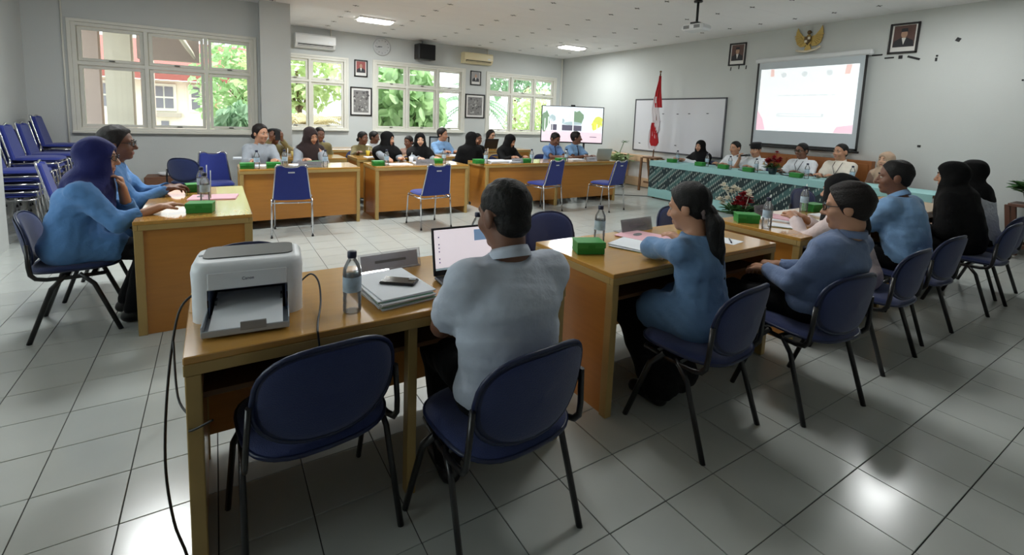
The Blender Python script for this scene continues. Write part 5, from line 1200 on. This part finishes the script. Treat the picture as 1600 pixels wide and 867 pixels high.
b = MB(); b.tube(smooth([(-1.21, .56, .80), (-1.165, .56, .835), (-1.145, .50, .82), (-1.155, .40, .775), (-1.185, .28, .756), (-1.20, .20, .757), (-1.20, .188, .74), (-1.19, .19, .62)]), .0035, 8); tag(b.build('data_cable', m_cab), 'thin grey cable looping from the printer over the desk edge', 'cable')
b = MB(); b.tube([(5.2, 5.75, .006), (5.56, 5.51, .006), (6.02, 5.19, .006), (6.2, 5.0, .006)], .008, 8); tag(b.build('floor_cable', M('cable_grey', (90, 90, 92), .6)), 'dark cable on the floor beside the head table', 'cable')
# ---- paper goods
m_paper = M('paper_white', (230, 234, 240)); m_pinkf = M('pink_folder', (228, 180, 190), .6, noise=.04, scale=8); m_gfold = M('green_folder', (122, 168, 140), .5); m_acr = glass('acrylic', (240, 240, 243), .9, .02, .12); m_ink = M('print_grey', (120, 120, 124), .7)
def sheets(name, label, x, y, rz, n, w, d, dz=.004, mats=None, cat='papers', group=None, z=DH):
    t = thing(name, label, cat, (x, y, z), rz, group); rng = random.Random(int(x*1000+y*77))
    for k in range(n):
        b = MB(); b.box((rng.uniform(-.008, .008), rng.uniform(-.008, .008), dz*(k+.5)), (w, d, dz*.92), rotm(rz=rng.uniform(-.05, .05)), bev=min(.001, dz*.3)); b.build('sheet', (mats or [m_paper])[k % len(mats or [1])], t)
    return t
def nameplate(label, x, y, rz, w=.30, z=DH):
    t = thing('nameplate', label, 'nameplate', (x, y, z), rz, 'acrylic nameplates on the desks')
    b = MB(); b.box((0, 0, .045), (w, .004, .09), rotm(rx=-.25)); b.box((0, .035, .002), (w, .07, .003)); b.build('acrylic', m_acr, t)
    b = MB(); b.box((0, .003, .045), (w*.92, .0015, .07), rotm(rx=-.25)); c = b.build('card', leafmat('card_white', (238, 234, 236), .7), t)
    b = MB(); b.box((0, -.0045, .048), (w*.5, .001, .012), rotm(rx=-.25)); b.build('print', m_ink, c)
nameplate('clear acrylic nameplate on the nearest desk behind the paper pile', -.79, .72, D(4), .30)
sheets('paper_pile', 'thick pile of papers and a folder on the nearest desk under the phone', -.87, .44, D(5), 9, .225, .32, .0045, [m_paper, m_paper, m_gfold, m_paper, M('paper_grey', (190, 194, 204), .8), m_paper, m_gfold, m_paper, m_paper])
ph = thing('phone', 'black phone lying on the paper pile', 'phone', (-.845, .43, DH+.0405), D(-38)); rbox('case', m_blackpl, ph, (0, 0, .006), (.145, .072, .011), .004); rbox('screen', M('phone_glass', (10, 10, 12), .08), ph, (0, 0, .0118), (.135, .064, .001), 0); rbox('camera_bump', m_blackpl, ph, (.05, .02, .0125), (.03, .025, .002), .0008)
def laptop(label, x, y, rz, mat_body, screen=None, ang=105, w=.31, d=.215, z=DH, kind='laptop'):
    t = thing('laptop', label, 'laptop', (x, y, z), rz)     # user sits on the -y side
    b = MB(); b.box((0, -d/2, .009), (w, d, .014), bev=.005); bs = b.build('base', mat_body, t)
    b = MB(); b.box((0, -d*.36, .0167), (w*.86, d*.42, .001)); 
    kb = b.build('keyboard', m_blackpl, bs)
    b = MB(); b.box((0, -d*.78, .0167), (w*.34, d*.3, .001)); b.build('touchpad', M('touchpad_'+mat_body.name, (120, 112, 116), .4), bs)
    R = rotm(rx=D(ang-90)*-1); c = Vector((0, 0, .014)); hh = d*1.0
    b = MB(); b.box(R @ Vector((0, .004, hh/2))+c, (w, .008, hh), R, bev=.003); ld = b.build('lid', mat_body, t)
    b = MB(); b.box(R @ Vector((0, -.0008, hh/2+.004))+c, (w-.006, .002, hh-.012), R); bz = b.build('bezel', m_blackpl, ld)
    if screen:
        def scr(nm, mat, px, pz, sw, sh, dp): b = MB(); b.box(R @ Vector((px, -dp, pz))+c, (sw, .0008, sh), R); b.build(nm, mat, bz)
        scr('screen', screen, 0, hh/2+.012, w-.02, hh-.044, .0022)
        scr('window_panel', M('screen_blue', (130, 160, 196), .4, emit=.28), w*.30, hh*.78, w*.26, hh*.24, .0028)
        scr('task_bar', M('screen_grey', (170, 190, 196), .4, emit=.25), 0, .029, w-.02, .009, .0028)
        for k in range(8):
            if k not in (1, 5): scr('icon', M('screen_icon', (110, 110, 150), .4, emit=.2), -w*.40, hh*.80-k*hh*.075, .006, .006, .0028)
    else: pass
    return t
m_lapd = M('laptop_dark', (40, 42, 50), .35, .4); m_lapp = M('laptop_palmrest', (196, 168, 180), .4)
laptop('open laptop with a bright screen in front of the short sleeved man', -.505, .50, D(-2), m_lapd, M('laptop_screen', (242, 232, 238), .4, emit=.4), 102)
laptop('silver laptop with its lid to the camera, beside the man looking aside', 4.78, 5.30, D(172), M('laptop_silver', (176, 186, 184), .35, .3), M('laptop_screen', (242, 232, 238)), 105, .33, .22)
laptop('black laptop in front of the woman with a dark shawl', 4.02, 8.32, D(180), m_lapd, None, 110, .36, .24, DH+.0)
sheets('document_pile', 'white papers with a green folder on the desk left of the ponytailed woman', .64, .50, D(22), 4, .215, .30, .004, [m_gfold, m_paper, m_paper, m_paper])
pf = sheets('pink_folder', 'pink folder in front of the ponytailed woman', .87, .66, D(20), 2, .24, .33, .004, [m_pinkf, m_pinkf], 'folder')
def emblem_on(par, x, y, z, r=.03):
    b = MB(); b.prism([(x+r*1.6*math.cos(a), y+r*.8*math.sin(a)) for a in np.linspace(0, 6.28, 12, endpoint=False)], .0006, R=rotm(rx=-PI/2), c=(0, 0, z)); b.v = [(v[0], -v[1], v[2]) for v in b.v]; b.f = [f[::-1] for f in b.f]; b.build('printed_mark', m_ink, par)
emblem_on(pf, 0, -.06, .0088)
nameplate('clear acrylic nameplate at the far edge of the ponytailed woman desk', .94, .81, D(2), .30)
sheets('note_sheet', 'white note sheet right of the ponytailed woman', 1.30, .38, D(10), 1, .15, .15, .002)
pn = thing('pen', 'dark pen lying on the note sheet', 'pen', (1.31, .36, DH+.0025), D(40)); b = MB(); b.tube([(-.06, 0, .004), (.05, 0, .004), (.06, 0, .004)], [.004, .004, .001], 8); b.build('barrel', m_blackpl, pn); b = MB(); b.tube([(-.065, 0, .004), (-.03, 0, .004)], .0045, 8); b.build('pen_cap', m_capd, pn)
sheets('document_pile', 'white papers in front of the clasped hands', 2.42, .60, D(12), 3, .30, .30, .003); sheets('pink_folder', 'pink folder under the clasped hands', 2.42, .62, D(8), 2, .20, .24, .004, [m_pinkf, m_pinkf], 'folder', None, DH+.0095)
sheets('green_folder', 'thin green folder before the cardigan sleeve', 2.13, .46, D(30), 2, .15, .21, .004, [m_gfold, m_paper], 'folder'); nameplate('clear acrylic nameplate at the far edge of the clasped hands desk', 2.44, .80, D(2), .28)
sheets('document_pile', 'white papers on the desk of the man in light blue', 2.93, .48, D(-8), 3, .22, .30, .003)
sheets('document_pile', 'pale papers on the farthest desk of the right row', 3.85, .66, D(6), 4, .22, .30, .006)
lp = sheets('pink_folder', 'pink folder lying across the left desk', -1.50, 3.10, D(82), 2, .24, .33, .004, [m_pinkf, m_pinkf], 'folder'); emblem_on(lp, .02, -.09, .0088)
for a in (('document_pile', 'white papers before the woman with a hair bun', -.97, 5.42, 0, 3, .25, .2, .004), ('document_pile', 'papers before the brown headscarf', -.50, 5.36, .1, 5, .3, .22, .004), ('document_pile', 'open booklet before the black headscarf in profile', .80, 5.32, .05, 2, .34, .22, .004), ('document_pile', 'papers before the smiling woman', 1.18, 5.36, 0, 4, .3, .22, .005), ('document_pile', 'grey stacked papers before the reading woman', 2.42, 5.26, 0, 7, .36, .26, .006), ('document_pile', 'white stacked papers right of the reading woman', 2.68, 5.22, 0, 6, .21, .26, .006), ('document_pile', 'papers before the man looking aside', 4.15, 5.34, 0, 5, .3, .22, .006), ('document_pile', 'white papers on the second row desk by the column', -1.15, 6.46, 0, 4, .22, .16, .006), ('document_pile', 'white papers before the person in olive with tied hair', .72, 6.46, 0, 3, .24, .18, .004), ('document_pile', 'papers before the man in pale blue', 2.35, 6.5, 0, 4, .3, .2, .006)): sheets(*a)
for a in (('nameplate before the brown headscarf', -.44, 5.14, 0), ('nameplate before the smiling woman', 1.14, 5.16, 0), ('nameplate right of the reading woman', 2.72, 5.10, 0, .22), ('nameplate beside the silver laptop', 4.36, 5.14, 0, .26)): nameplate(*a)
def cup(label, x, y, z, rgb, nm):
    t = thing('drinking_cup', label, 'cup', (x, y, z)); b = MB(); b.lathe([(.024, 0), (.036, .10), (.034, .10), (.022, .004), (0, .004)], 16); b.build('cup', M(nm, rgb, .4), t); b = MB(); b.tube([(0, 0, .02), (.015, 0, .16)], .003, 6); b.build('straw', m_straw, t); b = MB(); b.lathe([(0, .09), (.0335, .09)], 16); b.build('drink', M('drink_'+nm, rgb, .2), t)
cup('yellow drinking cup on the desk behind the brown headscarf', -.46, 6.55, DH, (206, 186, 110), 'cup_yellow'); cup('bright yellow drinking cup in front of the olive uniform', .70, 6.62, DH, (216, 190, 60), 'cup_bright')
cup('clear cup beside the open booklet', 1.02, 5.42, DH, (214, 216, 220), 'cup_clear')
# phones and microphone
h4 = wpt(P['4'], P['4']['arms'][0][2]); tp_ = thing('phone', 'dark phone held up by the person in a beret', 'phone', (h4.x-.05, h4.y-.04, h4.z+.06), D(-20)); rbox('case', m_blackpl, tp_, (0, 0, 0), (.075, .010, .15), .004); rbox('screen', M('phone_glass', (10, 10, 12)), tp_, (0, .006, 0), (.066, .001, .138), 0)
r19 = P['19']; hp_ = wpt(r19, r19['arms'][1][2]); mth = wpt(r19, r19['H']+r19['Rh'] @ A((0, .125, -.08)))
dirv = (mth-(hp_+Vector((-.03, 0, .05)))).normalized(); p0 = mth-dirv*.02
mk = thing('microphone', 'black microphone held by the man in a cap', 'microphone', p0); b = MB(); b.tube([-dirv*.22, -dirv*.06, -dirv*.045], [.012, .016, .018], 12); b.build('handle', m_blackpl, mk); b = MB(); b.sphere(-dirv*.022, .024, 14); b.build('grille', M('mic_mesh', (96, 98, 102), .4, .7), mk)
for lbl, x, y in (('small phone in front of the man in a cap', 6.12, 3.30), ('dark phone between the flower pot and the man in glasses', 6.15, 2.60)):
    t = thing('phone', lbl, 'phone', (x, y, DH), D(70)); rbox('case', m_blackpl, t, (0, 0, .005), (.15, .074, .009), .003); rbox('screen', M('phone_glass', (10, 10, 12)), t, (0, 0, .0102), (.14, .066, .001), 0)
# watch on the clasped hands
# ---- flowers
m_leafi = M('plant_leaf', (62, 104, 54), .5, noise=.3, scale=12); m_leafp = M('plant_leaf_pale', (150, 172, 120), .5, noise=.2, scale=12); m_redp = M('red_petal', (150, 22, 34), .6, noise=.2, scale=20); m_wp = M('white_petal', (228, 222, 206), .6, noise=.08, scale=20); m_pot = M('pot_dark', (28, 44, 48), .5); m_yp = M('yellow_petal', (214, 188, 100), .6)
def petal_flower(mb, c, r, n, rng, tilt=.5):
    c = Vector(c)
    for k in range(n):
        a = 2*PI*k/n+rng.uniform(-.2, .2); R = rotm(rz=a) @ rotm(rx=tilt*rng.uniform(.5, 1.3)); w = r*.42
        vs = [Vector((0, 0, 0)), Vector((w*.8, r*.4, .0)), Vector((w, r*.75, .05*r)), Vector((0, r*1.05, 0)), Vector((-w, r*.75, .05*r)), Vector((-w*.8, r*.4, 0))]
        mb.add([R @ v+c for v in vs], [(0, 1, 2, 3), (0, 3, 4, 5)])
def leaves(mb, c, n, ln, rng, spread, up=.8, w=.2):
    c = Vector(c)
    for k in range(n):
        a = rng.uniform(0, 6.28); el = rng.uniform(.1, up); d = Vector((math.cos(a)*math.cos(el), math.sin(a)*math.cos(el), math.sin(el))); s = Vector((-math.sin(a), math.cos(a), 0)); l = ln*rng.uniform(.6, 1.2); p = c+Vector((rng.uniform(-1, 1)*spread, rng.uniform(-1, 1)*spread, rng.uniform(-.3, .5)*spread))
        mb.add([p, p+d*l*.35+s*l*w, p+d*l*.75+s*l*w*.7-Vector((0, 0, l*.08)), p+d*l-Vector((0, 0, l*.2)), p+d*l*.75-s*l*w*.7-Vector((0, 0, l*.08)), p+d*l*.35-s*l*w], [(0, 1, 2, 3), (0, 3, 4, 5)])
def bouquet(name, label, loc, pot, blooms, lv, cat='flowers'):
    rng = random.Random(int(loc[0]*91+loc[1]*17)); t = thing(name, label, cat, loc)
    b = MB(); b.lathe(pot, 20); b.build('pot', m_pot, t)
    b = MB(); leaves(b, lv[0], lv[1], lv[2], rng, lv[3]); tag(b.build('leaves', lv[4], t), kind='stuff')
    for (c, r, n, mat, nm) in blooms:
        f = MB()
        for q in range(3): petal_flower(f, (c[0], c[1], c[2]+.012*q), r*(1-.22*q), n, rng, .2+.45*q)
        f.tube([(c[0]*.3, c[1]*.3, lv[0][2]), (c[0], c[1], c[2])], .004, 5); f.build(nm, mat, t)
    return t
rg = random.Random(8)
bl = [((rg.uniform(-.09, .09), rg.uniform(-.09, .09), .20+rg.uniform(-.03, .05)), .065, 7, m_redp, 'red_flower') for _ in range(9)]+[((rg.uniform(-.11, .11), rg.uniform(-.11, .11), .14), .035, 6, m_yp, 'yellow_flower') for _ in range(7)]+[((.02, -.03, .33), .05, 6, m_redp, 'red_flower')]
bouquet('flower_pot', 'dark pot of red and yellow flowers on the head table', (6.10, 2.78, DH), [(.05, 0), (.062, .05), (.068, .11), (.06, .11), (.0, .10)], bl, ((0, 0, .10), 40, .12, .05, m_leafi))
rg = random.Random(5); bl = []
for (dy, dz) in ((.30, .52), (.25, .46), (.12, .50), (.06, .47), (.16, .43), (-.12, .47), (-.17, .42), (.34, .28), (.30, .22), (.22, .31)): bl.append(((-.12+rg.uniform(-.04, .04), dy, dz), .075, 6, m_wp, 'white_flower'))
for _ in range(9): bl.append(((-.08+rg.uniform(-.05, .05), rg.uniform(-.12, .14), .30+rg.uniform(-.10, .12)), .10, 8, m_redp, 'red_flower'))
bouquet('floor_bouquet', 'white and dark red flower arrangement on the floor before the head table', (5.62, 2.92, 0), [(.11, 0), (.14, .06), (.15, .14), (.13, .14), (0, .12)], bl, ((0, .05, .12), 130, .20, .16, m_leafi))
tvp_ = bouquet('potted_plant', 'leafy pale green plant beside the television stand', (6.62, 6.72, 0), [(.12, 0), (.15, .25), (.16, .32), (.14, .32), (0, .3)], [], ((0, 0, .62), 90, .22, .2, m_leafp), 'plant')
b = MB(); b.tube([(0, 0, .3), (.02, 0, .8), (.12, -.02, 1.05)], .008, 6); leaves(b, (.12, -.02, 1.02), 14, .10, random.Random(4), .05); b.build('tall_stem', m_leafi, tvp_)
# wooden plant stand with artificial plant at the right edge
pst = thing('plant_stand', 'dark wooden plant stand at the right picture edge', 'plant stand', (6.92, .02, 0)); m_std = M('dark_stand', (92, 56, 40), .45, noise=.2, scale=5)
for sx in (-1, 1):
    for sy in (-1, 1): b = MB(); b.box((sx*.13, sy*.17, .33), (.05, .05, .66), rotm(rx=-sy*.12), bev=.006); b.build('leg', m_std, pst)
rbox('top_board', m_std, pst, (0, 0, .66), (.36, .40, .04), .006); rbox('stretcher', m_std, pst, (-.13, 0, .16), (.04, .36, .05), .004); rbox('stretcher', m_std, pst, (.13, 0, .16), (.04, .36, .05), .004)
bouquet('potted_plant', 'green artificial plant on the dark stand at the right edge', (6.92, .02, .68), [(.09, 0), (.11, .10), (.12, .14), (.10, .14), (0, .12)], [((0, -.05, .34), .05, 6, M('grey_petal', (130, 126, 128), .6), 'grey_flower')], ((0, .02, .16), 110, .20, .10, m_leafi), 'plant')
